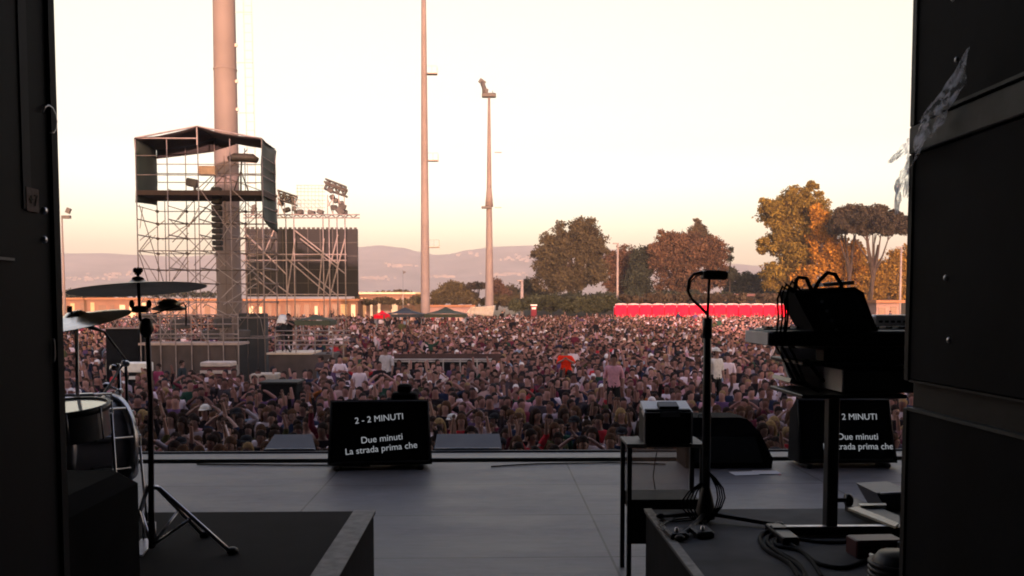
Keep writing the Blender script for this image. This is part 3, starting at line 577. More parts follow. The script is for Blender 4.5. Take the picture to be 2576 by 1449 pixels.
# pale angled end plates of the rig
t = thing('music_desk', 'tilted grey shelf jutting left below the stage piano', 'shelf', W(2045, 950, Yk + .1))
Yq = Yk + .12
MB().prism([W(1962, 882, Yq), W(2055, 900, Yq), W(2132, 925, Yq), W(2130, 996, Yq), W(2082, 985, Yq), W(1988, 958, Yq)], (0, .03, 0)).build('plate', greyside, t)
MB().prism([W(1990, 952, Yq - .03), W(2085, 984, Yq - .03), W(2082, 992, Yq - .03), W(1986, 962, Yq - .03)], (0, .3, 0)).build('lip', M('lip_metal', (.2, .2, .19), .4, .5), t)
MB().prism([W(1972, 876, Yq - .02), W(2052, 884, Yq - .02), W(2052, 889, Yq - .02), W(1972, 880, Yq - .02)], (0, .08, 0)).build('rail', alu, t)
# black box/bag on top
Yb = Yk - .1
t = thing('gear_bag', 'black soft equipment bag with two loop handles on the stage piano', 'bag', W(2110, 868, Yb))
poly = [(1996, 733), (2150, 722), (2172, 735), (2192, 790), (2215, 845), (2240, 868), (2045, 868), (2046, 828), (2030, 800)]
MB().prism([W(x, y, Yb) for x, y in poly], (0, .26, 0)).build('body', blackcloth, t)
MB().prism([W(x, y, Yb - .004) for x, y in [(2048, 742), (2150, 733), (2185, 800), (2200, 850), (2075, 860)]], (0, .003, 0)).build('front_pocket', M('bag_front', (.02, .021, .025), .7, var=.4, scale=10, bump=.3), t)
MB().prism([W(x, y, Yb) for x, y in [(1995, 728), (2115, 722), (2115, 731), (2000, 738)]], (0, .2, 0)).build('top_zip', M('bag_trim', (.45, .45, .45), .4, .4), t)
MB().prism([W(x, y, Yb + .1) for x, y in [(2070, 712), (2148, 706), (2150, 716), (2072, 721)]], (0, .16, 0)).build('top_edge', M('bag_trim', 0), t)
for pts in ([(2046, 735), (2062, 705), (2082, 686), (2100, 690), (2114, 712), (2120, 735)], [(2000, 730), (2003, 705), (2008, 698), (2028, 700), (2038, 722), (2045, 735)]):
    MB().tube([W(x, y, Yb - .01) for x, y in pts], .011, 8).build('loop_handle', blackcloth, t)
m = MB()
for k in range(4): p = W(2068 + 12 * k, 758 + 24 * k, Yb - .012); m.lathe([(0, .006), (.008, .004), (.01, 0)], p, (0, -1, 0), 10)
m.build('press_stud', alu, t)
t = thing('small_synth', 'small white synthesizer behind the bag at the right edge', 'synthesizer', W(2240, 830, Yk + .3))
Ys = Yk + .3; MB().bb(xat(2200, Ys), 3.0, Ys, Ys + .3, zat(822, Ys), zat(793, Ys), .01).build('body', M('white_plastic', (.7, .7, .7), .4), t)
m = MB()
for k in range(10): m.bb(xat(2212, Ys) + .035 * k, xat(2212, Ys) + .035 * k + .02, Ys - .004, Ys, zat(812, Ys), zat(807, Ys))
m.build('buttons', blackgloss, t); MB().bb(xat(2205, Ys), 3.0, Ys - .02, Ys + .3, zat(850, Ys), zat(826, Ys), .01).build('base', M('navy_base', (.015, .025, .05), .4), t)
tag(MB().bb(xat(2046, Yk), 3.1, Yk - .17, Yk + .62, zat(910, Yk), zat(873, Yk), .01).build('long_board', black, None, origin=(2.2, Yk, zat(868, Yk))), 'long black board lying under the bag and white synthesizer', 'board')
m = MB()
for k, (dx, dz) in enumerate(((0, 0), (8, 12), (-10, 6), (14, -8))):
    m.tube([W(2005 + dx, 735, Yk - .12), W(1978 + dx, 715 + dz, Yk - .14), W(1966 + dx, 745 + dz, Yk - .15), W(1968 + dx, 800, Yk - .16), W(1960 + dx, 860 + dz, Yk - .16), W(1985 + dx, 905 + dz, Yk - .2), W(2010 + dx, 960, Yk - .2), W(2060, 985, Yk - .1)], .006, 6)
m.tube([W(1990, 870, Yk - .1), W(2030, 905, Yk - .12), W(2072, 960, Yk - .1)], .01, 6)
tag(m.build('keyboard_cables', rubber), 'black cables looping up from the stage piano beside the bag', 'cable')
# keyboard on the floor, cables, power boxes
p = G(2160, 1300, RH)
t = thing('bass_pedals', 'small keyboard lying on the riser with pale keys showing', 'keyboard', p)
A = [G(2125, 1285, RH), G(2150, 1273, RH), G(2262, 1320, RH), G(2262, 1352, RH), G(2235, 1345, RH)]
MB().prism([a + Vector((0, 0, .002)) for a in A], (0, 0, .05)).build('body', blackgloss, t)
K = [G(2133, 1283, RH + .055), G(2158, 1279, RH + .055), G(2262, 1322, RH + .055), G(2252, 1330, RH + .055)]
m = MB()
for i in range(18):
    u0, u1 = i / 18, (i + .85) / 18; a, b, c_, d = K; m.prism([a.lerp(d, u0), b.lerp(c_, u0), b.lerp(c_, u1), a.lerp(d, u1)], (0, 0, .012))
m.build('keys', M('key_cream', (.62, .58, .46), .4), t); MB().prism([G(2160, 1275, RH + .05), G(2228, 1274, RH + .05), G(2230, 1279, RH + .05), G(2164, 1280, RH + .05)], (0, 0, .02)).build('end_block', M('key_cream', 0), t)
t = thing('floor_case', 'dark case standing behind the small floor keyboard', 'case', G(2240, 1290, RH)); p = G(2235, 1300, RH); MB().prism([W(2205, 1240, p.y + .15), W(2290, 1236, p.y + .15), W(2290, 1300, p.y + .15), W(2240, 1300, p.y + .15)], (0, .3, 0)).build('body', M('navy_case', (.018, .018, .03), .5), t); MB().tube([W(2215, 1242, p.y + .14), W(2280, 1239, p.y + .14)], .006).build('trim', alu, t)
t = thing('stage_box', 'dark red power box at the foot of the right rack tower', 'power box', G(2208, 1400, RH))
p = G(2208, 1402, RH); MB().box(p + Vector((0, .04, .045)), (.24, .12, .09), (0, 0, .05), .006).build('body', M('dark_red', (.06, .006, .01), .5), t)
MB().box(p + Vector((.1, -.025, .05)), (.03, .012, .07), None, .003).build('latch', alu, t)
for k in range(3): MB().lathe([(0, .01), (.018, .01), (.02, 0)], p + Vector((-.07 + .06 * k, -.022, .05)), (0, -1, 0), 10).build('socket', blackgloss, t)
t = thing('coiled_cable_bag', 'black round cable reel at the bottom right by the rack', 'cable reel', G(2225, 1440, RH))
p = G(2262, 1470, RH); MB().lathe([(0, .0), (.11, 0), (.12, .02), (.12, .10), (.09, .14), (0, .15)], p, (0, 0, 1), 20).build('reel', blackgloss, t); m = MB()
for k in range(4): m.tube([p + Vector((.125 * math.cos(a), .125 * math.sin(a), .02 + .025 * k)) for a in [j * .35 for j in range(19)]], .011, 6)
m.build('cable', blackgloss, t)
MB().tube([G(2190, 1395, RH + .06), G(2210, 1404, RH + .08), G(2222, 1415, RH + .08)], .008).build('white_plug', M('white_plastic', 0), t)
def cable(pts, r, lab, n=10):
    P_ = [G(x, y, RH + .008) for x, y in pts]; out = []
    for i in range(len(P_) - 1):
        p0, p1, p2, p3 = P_[max(i - 1, 0)], P_[i], P_[i + 1], P_[min(i + 2, len(P_) - 1)]
        for k in range(6):
            t_ = k / 6; out.append(.5 * ((2 * p1) + (-p0 + p2) * t_ + (2 * p0 - 5 * p1 + 4 * p2 - p3) * t_ ** 2 + (-p0 + 3 * p1 - 3 * p2 + p3) * t_ ** 3))
    out.append(P_[-1]); o = MB().tube(out, r, 8).build('floor_cable', rubber, None); tag(o, lab, 'cable', 'cables on the keyboard riser'); return o
cable([(1950, 1335), (1922, 1340), (1912, 1358), (1930, 1385), (1985, 1418), (2010, 1455)], .012, 'outermost left cable curving down the keyboard riser')
cable([(1965, 1340), (1935, 1348), (1932, 1368), (1965, 1395), (2010, 1425), (2035, 1460)], .010, 'second cable in the bundle below the steel base bar')
cable([(1985, 1345), (1955, 1355), (1955, 1372), (2010, 1385), (2040, 1410), (2070, 1455)], .010, 'inner cable of the bundle leaving the stand foot')
cable([(1990, 1370), (2020, 1390), (2060, 1418), (2120, 1428), (2175, 1412), (2215, 1395)], .011, 'cable sweeping in a wide arc to the dark red power box')
cable([(1995, 1352), (2050, 1362), (2110, 1364), (2170, 1360), (2240, 1362)], .008, 'thin cable running parallel just below the steel bar')
cable([(1965, 1350), (1942, 1362), (1950, 1382), (2000, 1410), (2022, 1440), (2020, 1470)], .009, 'thin cable crossing the middle of the bundle')

# ================================================================== SCAFFOLD TOWER WITH CANOPY
class tubes:
    def __init__(s, lst, r, n=6): s.l, s.r, s.n = lst, r, n
    def build(s, name, mat, parent):      # every tube is a part of its own
        for a, b in s.l: o = MB().tube([a, b], s.r, s.n, False).build(name, mat, parent)
        return o
Ya, Yb_ = 40.0, 42.4
t = thing('scaffold_tower', 'tall scaffold tower with black canopy and green side tarps', 'scaffold tower', (xat(507, Ya), 41.2, FIELD))
def FR(px, py): return W(px, py, Ya)
def BK(px, py): # point of the rear plane above the same spot of the front plane
    p = W(px, py, Ya); return Vector((p.x, Yb_, p.z))
posts = [350, 428, 505, 585, 665]
for px in posts:
    top_y = 352 if px != 505 else 322
    x_ = xat(px, Ya)
    o = MB().tube([(x_, Ya, FIELD), (x_, Ya, zat(top_y, Ya))], .030 if px in (350, 665) else .024, 6).build('front_post', galv, t)
    MB().tube([(x_, Yb_, FIELD), (x_, Yb_, zat(top_y, Ya))], .024, 6).build('rear_post', galv, t)
levels = [395, 420, 443, 478, 520, 553, 592, 632, 675, 712, 760, 800, 850]
xL, xR = xat(350, Ya), xat(665, Ya); rr = random.Random(11); oldtube = M('old_tube', (.17, .125, .115), .7, .1, var=.3)
for k, py in enumerate(levels):
    z = zat(py, Ya); lst = [((xL, Yb_, z), (xR, Yb_, z))]
    if py in (395, 443, 632, 760, 800, 850): lst.append(((xL, Ya, z), (xR if py != 395 else xat(400, Ya), Ya, z)))
    lst += [((xat(px, Ya), Ya, z), (xat(px, Ya), Yb_, z)) for px in (posts if py not in (395, 420, 443) else (350, 665))]
    tubes(lst, .030 if py in (553, 592, 675) else .021).build('ledger', oldtube if k % 2 else galv, t)
for px0, px1, ys in ((350, 428, (632, 760, 850)), (428, 505, (478, 553, 632, 712, 800)), (505, 585, (478, 592, 675, 760, 850)), (585, 665, (478, 553, 632, 712, 800))):
    lst = []
    for a, b in zip(ys, ys[1:]):
        lst.append((BK(px0, b), BK(px1, a)))
        if rr.random() < .6: lst.append((FR(px1, b), FR(px0, a)))
    tubes(lst, .021).build('brace', galv, t)
for px in (389, 466, 545, 625):
    MB().tube([(xat(px, Ya), Yb_ - .9, FIELD), (xat(px, Ya), Yb_ - .9, zat(478 if px != 545 else 380, Ya))], .02, 6).build('inner_post', oldtube, t)
for px in (350, 428, 505, 585, 665):
    for py in levels[3:]:
        MB().box((xat(px, Ya) + .01, Yb_ - .02, zat(py, Ya)), (.13, .12, .13), (0, .3, 0), .02).build('coupler', oldtube, t)
tubes([(BK(389 + 77 * a_, 850 - 75 * b_), BK(428 + 77 * a_, 800 - 75 * b_)) for a_ in range(3) for b_ in range(5)], .018).build('brace', oldtube, t)
tubes([(FR(350, 515), FR(440, 800)), (FR(350, 632), FR(380, 592)), (FR(350, 640), FR(420, 850)), (BK(400, 540), BK(520, 395)), (BK(430, 478), BK(560, 360)), (BK(470, 478), BK(585, 352)), (BK(385, 600), BK(505, 478)), (BK(505, 420), BK(665, 478))], .02).build('brace', oldtube, t)
zr, ze = zat(322, Ya), zat(352, Ya); xm = xat(505, Ya)
tarp = M('black_tarp', (.03, .022, .024), .8, var=.3, scale=.8, bump=.2); green = M('green_tarp', (.05, .065, .06), .75, var=.35, scale=.7, stretch=(1, 1, .3), bump=.4)
rf = MB()
def sheet(m, a, b, c, d, nu, nv, sag, th=(0, 0, .03), seed=0):
    a, b, c, d = map(Vector, (a, b, c, d)); top = []
    for j in range(nv + 1):
        for i in range(nu + 1):
            u, v = i / nu, j / nv; p = (a.lerp(b, u)).lerp(d.lerp(c, u), v)
            s_ = 4 * u * (1 - u) + .4 * 4 * v * (1 - v); top.append(p + Vector(sag) * (s_ + .35 * noise.noise(Vector((u * 4 + seed, v * 4, seed)))))
    n_ = len(top); vs = top + [p - Vector(th) for p in top]; W_ = nu + 1
    fs = [(j * W_ + i, j * W_ + i + 1, (j + 1) * W_ + i + 1, (j + 1) * W_ + i) for j in range(nv) for i in range(nu)]
    fs += [tuple(n_ + q for q in f[::-1]) for f in fs]
    rim = [i for i in range(nu)] ; 
    bd = [j for j in range(W_)] + [(j + 1) * W_ + nu for j in range(nv)] + [nv * W_ + i for i in range(nu - 1, -1, -1)] + [j * W_ for j in range(nv - 1, 0, -1)]
    for q in range(len(bd)): a_, b_ = bd[q], bd[(q + 1) % len(bd)]; fs.append((b_, a_, n_ + a_, n_ + b_))
    m.add(vs, fs, True)
sheet(rf, (xL, Ya - .1, ze), (xm, Ya - .1, zr), (xm, Yb_ + .1, zr), (xL, Yb_ + .1, ze - .05), 10, 6, (0, 0, -.10), seed=2)
sheet(rf, (xm, Ya - .1, zr), (xR, Ya - .1, ze + .04), (xR, Yb_ + .1, ze), (xm, Yb_ + .1, zr), 10, 6, (0, 0, -.10), seed=5)
sheet(rf, (xL, Yb_ + .1, ze - .5), (xm, Yb_ + .1, ze - .15), (xm, Yb_ + .12, zr), (xL, Yb_ + .12, ze), 8, 3, (0, .05, 0), (0, .03, 0), 9)
sheet(rf, (xm, Yb_ + .1, ze - .1), (xat(560, Ya), Yb_ + .1, ze + .2), (xat(560, Ya), Yb_ + .12, zr - .1), (xm, Yb_ + .12, zr), 4, 3, (0, .05, 0), (0, .03, 0), 9)
rf.build('canopy', tarp, t)
tubes([((xL, Ya - .05, ze), (xm, Ya - .05, ze)), ((xL, Ya - .06, ze), (xm, Ya - .06, zr)), ((xm, Ya - .06, zr), (xR, Ya - .06, ze)), ((xm, Ya - .06, zr), (xm, Ya - .06, ze - .3))], .035).build('roof_beam', galv, t)
sp = MB(); sheet(sp, (xL - .03, Ya, zat(512, Ya)), (xL - .03, Yb_ + .1, zat(512, Ya) + .15), (xL - .03, Yb_ + .1, ze), (xL - .03, Ya, ze), 8, 14, (.12, 0, 0), (.03, 0, 0), 3); sp.build('side_tarp', green, t, label='left side tarp, dark green, ending in a slanted hem')
sp = MB(); sheet(sp, (xR + .05, Ya - .1, zat(548, Ya)), (xR + .06, Yb_ + .1, zat(575, Ya)), (xR + .05, Yb_ + .1, ze - .1), (xR + .05, Ya - .1, ze), 8, 16, (-.14, 0, 0), (.03, 0, 0), 7); sp.build('side_tarp', green, t, label='right side tarp, grey green, hanging well below the deck')
MB().bb(xL, xR, Ya, Yb_, zat(493, Ya), zat(481, Ya)).build('deck', M('tower_deck', (.05, .028, .022), .8, var=.3, scale=1), t)
MB().bb(xL + .1, xR, Yb_ - .6, Yb_, zat(675, Ya) - .04, zat(675, Ya)).build('walk_board', M('tower_deck2', (.14, .11, .09), .8), t)
m = MB()
for k in range(11):
    z = zat(475 + 15 * k, Ya); m.box((xat(538, Ya), Ya + .7, z), (.42, .35, .22), (R(-3 + k * .6), 0, 0), .03)
m.build('line_array', M('speaker_black', (.016, .014, .014), .7), t, label='hanging column of black loudspeakers')
rr = random.Random(77); lst = []
for k in range(34):
    px = 355 + 300 * rr.random(); py = rr.choice((520, 553, 592, 632, 675, 712, 760, 800)); w = rr.uniform(25, 90) * rr.choice((-1, 1)); lst.append((W(px, py, Ya + rr.uniform(.3, 2.1)), W(min(664, max(352, px + w)), py + rr.uniform(35, 60), Ya + rr.uniform(.3, 2.1))))
tubes(lst, .02).build('brace', M('pale_tube', (.42, .36, .35), .6, .1), t)
for px, py in ((372, 800), (420, 842), (455, 815), (530, 842), (560, 812), (610, 842)):
    MB().box(W(px, py, Ya + .6), (.7, .5, .45), (0, 0, .3 * (px % 3)), .04).build('equipment', darksteel, t)
# follow spot, small floods, person-sized equipment on the deck
t2 = thing('follow_spot', 'long dark follow spot lamp on a stand under the canopy', 'spotlight', W(600, 481, 41.2))
MB().tube([W(574, 400, 41.2), W(590, 396, 41.2), W(636, 398, 41.2), W(648, 404, 41.2)], [.12, .2, .2, .13], 12).build('barrel', darksteel, t2)
MB().tube([W(608, 400, 41.2), W(606, 440, 41.2), W(606, 481, 41.2)], .04).build('stand', darksteel, t2)
for px in (588, 625): MB().tube([W(606, 430, 41.2), W(px, 481, 41.2)], .03).build('leg', darksteel, t2)
t2 = thing('flood_lamp', 'small black flood lamp on the canopy deck left of the pole', 'lamp', W(485, 481, 40.4))
MB().box(W(484, 460, 40.4), (.5, .3, .36), (0, R(12), 0), .03).build('housing', darksteel, t2); MB().bb(W(490, 470, 40.4).x - .05, W(490, 470, 40.4).x + .05, 40.35, 40.45, zat(481, 40.4), zat(468, 40.4)).build('bracket', darksteel, t2)
t2 = thing('equipment_case', 'pinkish crate raised on the scaffold rails beside the pole', 'crate', W(523, 441, 41.6))
MB().box(W(523, 430, 41.6), (.78, .4, .42), None, .02).build('body', M('pink_case', (.55, .36, .28), .8), t2); MB().box(W(523, 430, 41.38), (.66, .03, .32), None, .01).build('lid', M('pink_case2', (.62, .43, .33), .8), t2)

# ================================================================== BIG SCREEN STRUCTURE
Yz = 72.0
t = thing('video_screen', 'large dark video screen hung in scaffolding, seen from behind', 'video screen', (xat(760, Yz), Yz, FIELD))
X0, X1, Z0, Z1 = xat(620, Yz), xat(901, Yz), zat(746, Yz), zat(577, Yz)
MB().bb(X0, X1, Yz, Yz + .3, Z0, Z1).build('panel', M('screen_back', (.012, .009, .012), .7, var=.25, scale=.4), t)
m = MB()
for k in range(1, 9): m.bb(X0 + (X1 - X0) * k / 9 - .03, X0 + (X1 - X0) * k / 9 + .03, Yz - .05, Yz, Z0, Z1)
for k in range(1, 5): m.bb(X0, X1, Yz - .06, Yz - .002, Z0 + (Z1 - Z0) * k / 5 - .03, Z0 + (Z1 - Z0) * k / 5 + .03)
m.build('frame', darksteel, t)
m = MB()
for k in range(24): x_ = X0 + (X1 - X0) * (k + .5) / 24; m.bb(x_ - .10, x_ + .10, Yz + .02, Yz + .25, Z1, Z1 + .14)
m.build('top_bracket', darksteel, t)
t = thing('screen_scaffold', 'scaffold and truss frame round the big dark video screen', 'scaffold', (xat(760, Yz), Yz - 1, FIELD))
Yf = Yz - 1.6
for px in (620, 664, 697, 722, 742, 815, 830, 850, 870): MB().tube([(xat(px, Yf), Yf, FIELD), (xat(px, Yf), Yf, zat(545 if px > 640 else 560, Yf))], .05, 6).build('post', galv, t)
lst = []
for a, b in (((620, 590), (720, 690)), ((620, 660), (735, 745)), ((640, 700), (700, 745)), ((742, 580), (850, 665)), ((755, 600), (870, 690)), ((720, 650), (830, 745)), ((750, 660), (850, 745)), ((830, 745), (868, 600)), ((815, 730), (850, 590)), ((697, 560), (664, 640)), ((722, 745), (742, 600)), ((800, 745), (815, 600))):
    lst.append((W(*a, Yf), W(*b, Yf)))
tubes(lst, .06).build('brace', galv, t)
tubes([(W(612, y, Yf), W(905 if y < 600 else 872, y, Yf)) for y in (540, 548, 640, 655, 741, 800)], .05).build('ledger', galv, t)
m = MB(); n_ = 26
for k in range(n_):
    a = 615 + 285 * k / n_; b = 615 + 285 * (k + 1) / n_
    m.tube([W(a, 548 if k % 2 else 540, Yf), W(b, 540 if k % 2 else 548, Yf)], .04, 6, False)
m.build('top_truss', darksteel, t)
def lattice(a, b, h, n, r, mm=None, d=.5):
    mm = mm or MB(); a, b = Vector(a), Vector(b); up = Vector((0, 0, h)); dy = Vector((0, d, 0))
    for o_ in (Vector(), up, dy, up + dy): mm.tube([a + o_, b + o_], r, 6, False)
    for k in range(n):
        p, q_ = a.lerp(b, k / n), a.lerp(b, (k + 1) / n)
        for o_ in (Vector(), dy): mm.tube([p + o_ + (up if k % 2 else Vector()), q_ + o_ + (Vector() if k % 2 else up)], r * .7, 6, False)
    return mm
m = lattice(W(698, 478, Yz), W(745, 494, Yz), -.7, 6, .07); lattice(W(700, 486, Yz), W(740, 498, Yz), -.5, 6, .07, m); m.build('roof_truss', darksteel, t)
m = lattice(W(815, 474, Yz), W(872, 494, Yz), .55, 7, .08); lattice(W(818, 462, Yz), W(870, 482, Yz), .4, 7, .07, m); m.build('roof_truss', darksteel, t)
for px, yy0, yy1 in ((735, 490, 545), (742, 490, 545), (824, 490, 545), (866, 490, 545), (838, 480, 545), (852, 486, 545), (700, 480, 545), (716, 484, 545)): MB().tube([W(px, yy0, Yz), W(px, yy1, Yz)], .04, 6, False).build('upper_post', galv, t)
for a, b in (((824, 500), (838, 540)), ((838, 500), (824, 520)), ((852, 500), (866, 540)), ((735, 500), (742, 520)), ((700, 500), (716, 540))): MB().tube([W(*a, Yz), W(*b, Yz)], .04, 6, False).build('upper_brace', galv, t)
for px, py, w in ((706, 512, 14), (722, 528, 16), (735, 508, 10), (752, 534, 22), (784, 535, 18), (806, 533, 16), (845, 505, 12), (858, 512, 14), (836, 496, 12), (868, 534, 12), (690, 530, 14), (672, 534, 10)):
    MB().box(W(px, py, Yz + .6), (w * Yz / F, .5, .35), (0, R((px * 7) % 50 - 25), 0), .05).build('hoist_gear', darksteel, t)
m = MB(); rr = random.Random(4)
for yy in (466, 474, 482, 492, 503, 512, 522, 531): m.tube([W(745, yy, Yz + 3), W(818, yy + .6, Yz + 3)], .03, 6, False)
for px in range(748, 818, 9): m.tube([W(px, 466, Yz + 3), W(px, 545, Yz + 3)], .022, 6, False)
for yy in (500, 512, 524):
    for px in range(750, 810, 12): m.tube([W(px, yy, Yz + 3), W(px + 10, yy + 9, Yz + 3)], .028, 6, False)
m.build('rear_frame', M('pink_tube', (.5, .42, .38), .6), t)
for i, (px, py, s_) in enumerate(((840, 522, .5), (862, 520, .55), (830, 478, .5), (855, 530, .7), (640, 522, .45), (636, 532, .4), (740, 525, .4))):
    o = MB().box(W(px, py, Yz - .4), (s_, s_ * .6, s_ * .8), (.2, .3 * i, .4), .05).build('lamp', darksteel, t)
# ================================================================== LIGHT MASTS
def mast(label, px, Y, r0, r1, ytop, ybase_px=None, arms=(), ladder=False, lamps=False, group='stadium light masts'):
    x_ = xat(px, Y); zt_ = zat(ytop, Y) if ytop is not None else 46
    t = thing('light_mast', label, 'light mast', (x_, Y, FIELD), group)
    n = 10; path = [(x_, Y, FIELD + (zt_ - FIELD) * k / n) for k in range(n + 1)]
    MB().tube(path, [r0 + (r1 - r0) * k / n for k in range(n + 1)], 20).build('shaft', concrete, t)
    MB().lathe([(r0 * 1.5, 0), (r0 * 1.5, .25), (r0 * 1.1, .5), (r0, .9)], (x_, Y, FIELD), (0, 0, 1), 16).build('base_collar', M('collar', (.3, .27, .25), .7), t)
    for ay in arms:
        z = zat(ay, Y); L = 25 * Y / F
        rr_ = r0 + (r1 - r0) * (z - FIELD) / (zt_ - FIELD)
        o = MB().bb(x_ + rr_, x_ + rr_ + L, Y - .5, Y + .5, z - .08, z + .06).build('rest_platform', M('platform_steel', (.3, .24, .2), .6), t)
        tubes([((x_ + rr_, Y - .5, z + 1.0), (x_ + rr_ + L, Y - .5, z + 1.0)), ((x_ + rr_ + L, Y - .5, z), (x_ + rr_ + L, Y - .5, z + 1)), ((x_ + rr_ + L * .5, Y - .5, z), (x_ + rr_ + L * .5, Y - .5, z + 1)), ((x_ + rr_ + L, Y + .5, z), (x_ + rr_ + L, Y + .5, z + 1))], .03).build('rail', M('rail_pale', (.5, .4, .36), .6), o)
    return t, x_, zt_
t, x_, zt_ = mast('thick concrete light mast rising behind the scaffold tower', 577, 47.0, .66, .44, None)
m = MB(); xl_ = x_ + 1.35; lm = M('ladder_steel', (.55, .45, .40), .6)
for dx in (0, .42): m.tube([(xl_ - .2 + dx, 47, FIELD + 2), (xl_ - .55 + dx, 47, 44)], .02, 6)
for k in range(90): z = FIELD + 2.2 + k * .46; u = (z - FIELD) / 46; m.tube([(xl_ - .2 - .35 * u, 47, z), (xl_ + .22 - .35 * u, 47, z)], .012, 5, False)
m.build('ladder', lm, t)
m = MB()
for k in range(14): z = 4 + k * 2.6; u = z / 46; m.tube([(x_ + .4, 47, z), (xl_ + .2 - .35 * u, 47, z)], .016, 6, False)
for z in (zat(120, 47), zat(280, 47), zat(210, 47)): m.box((x_ + .62, 46.9, z), (.12, .1, .15))
m.build('bracket', lm, t)
for z in (zat(180, 47), zat(420, 47), zat(-10, 47)): u = (z - FIELD) / 48; MB().lathe([(.665 - .22 * u + .004, -.06), (.665 - .22 * u + .03, 0), (.665 - .22 * u + .004, .06)], (x_, 47, z), (0, 0, 1), 20).build('joint_band', concrete, t)
mast('slender mast cut by the top of the frame with three small platforms', 1070, 125.0, .68, .33, -20, arms=(187, 405, 622))
t, x_, zt_ = mast('shorter mast topped by a tilted lamp head', 1231, 150.0, .80, .20, 245, arms=(), lamps=True)
MB().tube([(x_, 150, zat(520, 150)), (x_, 150, zat(470, 150))], [.72, .42], 12).build('sleeve', concrete, t)
MB().box((x_ - .5, 149.4, zat(523, 150)), (1.6, .8, .35)).build('junction_box', darksteel, t)
p = W(1230, 240, 150); hd = MB().box(p, (2.4, 1.0, .7), None, .1).build('lamp_platform', darksteel, t)
m = MB(); m.tube([W(1219, 240, 150), W(1218, 222, 150), W(1212, 205, 150)], .38, 8); m.box(W(1213, 206, 150), (1.1, .6, .7), (0, .6, 0)); m.box(W(1222, 233, 150), (.7, .6, 1.2), (0, .2, 0)); m.build('lamp_bank', darksteel, t)
tubes([(W(1240, 240, 150), W(1247, 241, 150)), (W(1240, 240, 150), W(1239, 228, 150)), (W(1225, 238, 150), W(1225, 222, 150))], .05).build('rail', darksteel, t)
for ay in (383, 522): MB().box((x_ + 1.5, 150, zat(ay, 150)), (1.2, .5, .1)).build('step', M('rail_pale', 0), t)
t = thing('light_mast', 'distant floodlight head just showing beside the left black panel', 'light mast', (xat(168, 150), 150, FIELD), 'stadium light masts')
MB().tube([(xat(162, 150), 150, FIELD), (xat(162, 150), 150, zat(545, 150))], [.3, .12], 8).build('shaft', concrete, t)
MB().box(W(167, 546, 150), (1.4, .6, .5)).build('lamp_platform', darksteel, t); MB().box(W(172, 530, 150), (.7, .5, .9), (0, .4, 0)).build('lamp_bank', darksteel, t)
def post(label, px, yt, Y, r=.09):
    t = thing('lamp_post', label, 'lamp post', (xat(px, Y), Y, FIELD), 'lamp posts before the trees'); x_ = xat(px, Y)
    MB().tube([(x_, Y, FIELD), (x_, Y, zat(yt, Y))], [r * 1.6, r], 8).build('post', M('post_pale', (.28, .22, .21), .6), t)
    MB().box((x_ - .3, Y, zat(yt, Y)), (.9, .3, .14), None, .03).build('lamp_head', M('post_pale', 0), t)
post('pale lamp post standing between the two big round trees', 1553, 612, 128, .13)
post('short lamp post left of the biggest round tree', 1313, 706, 126, .2)
post('thin post at the right edge below the umbrella pine', 2264, 620, 120, .12)

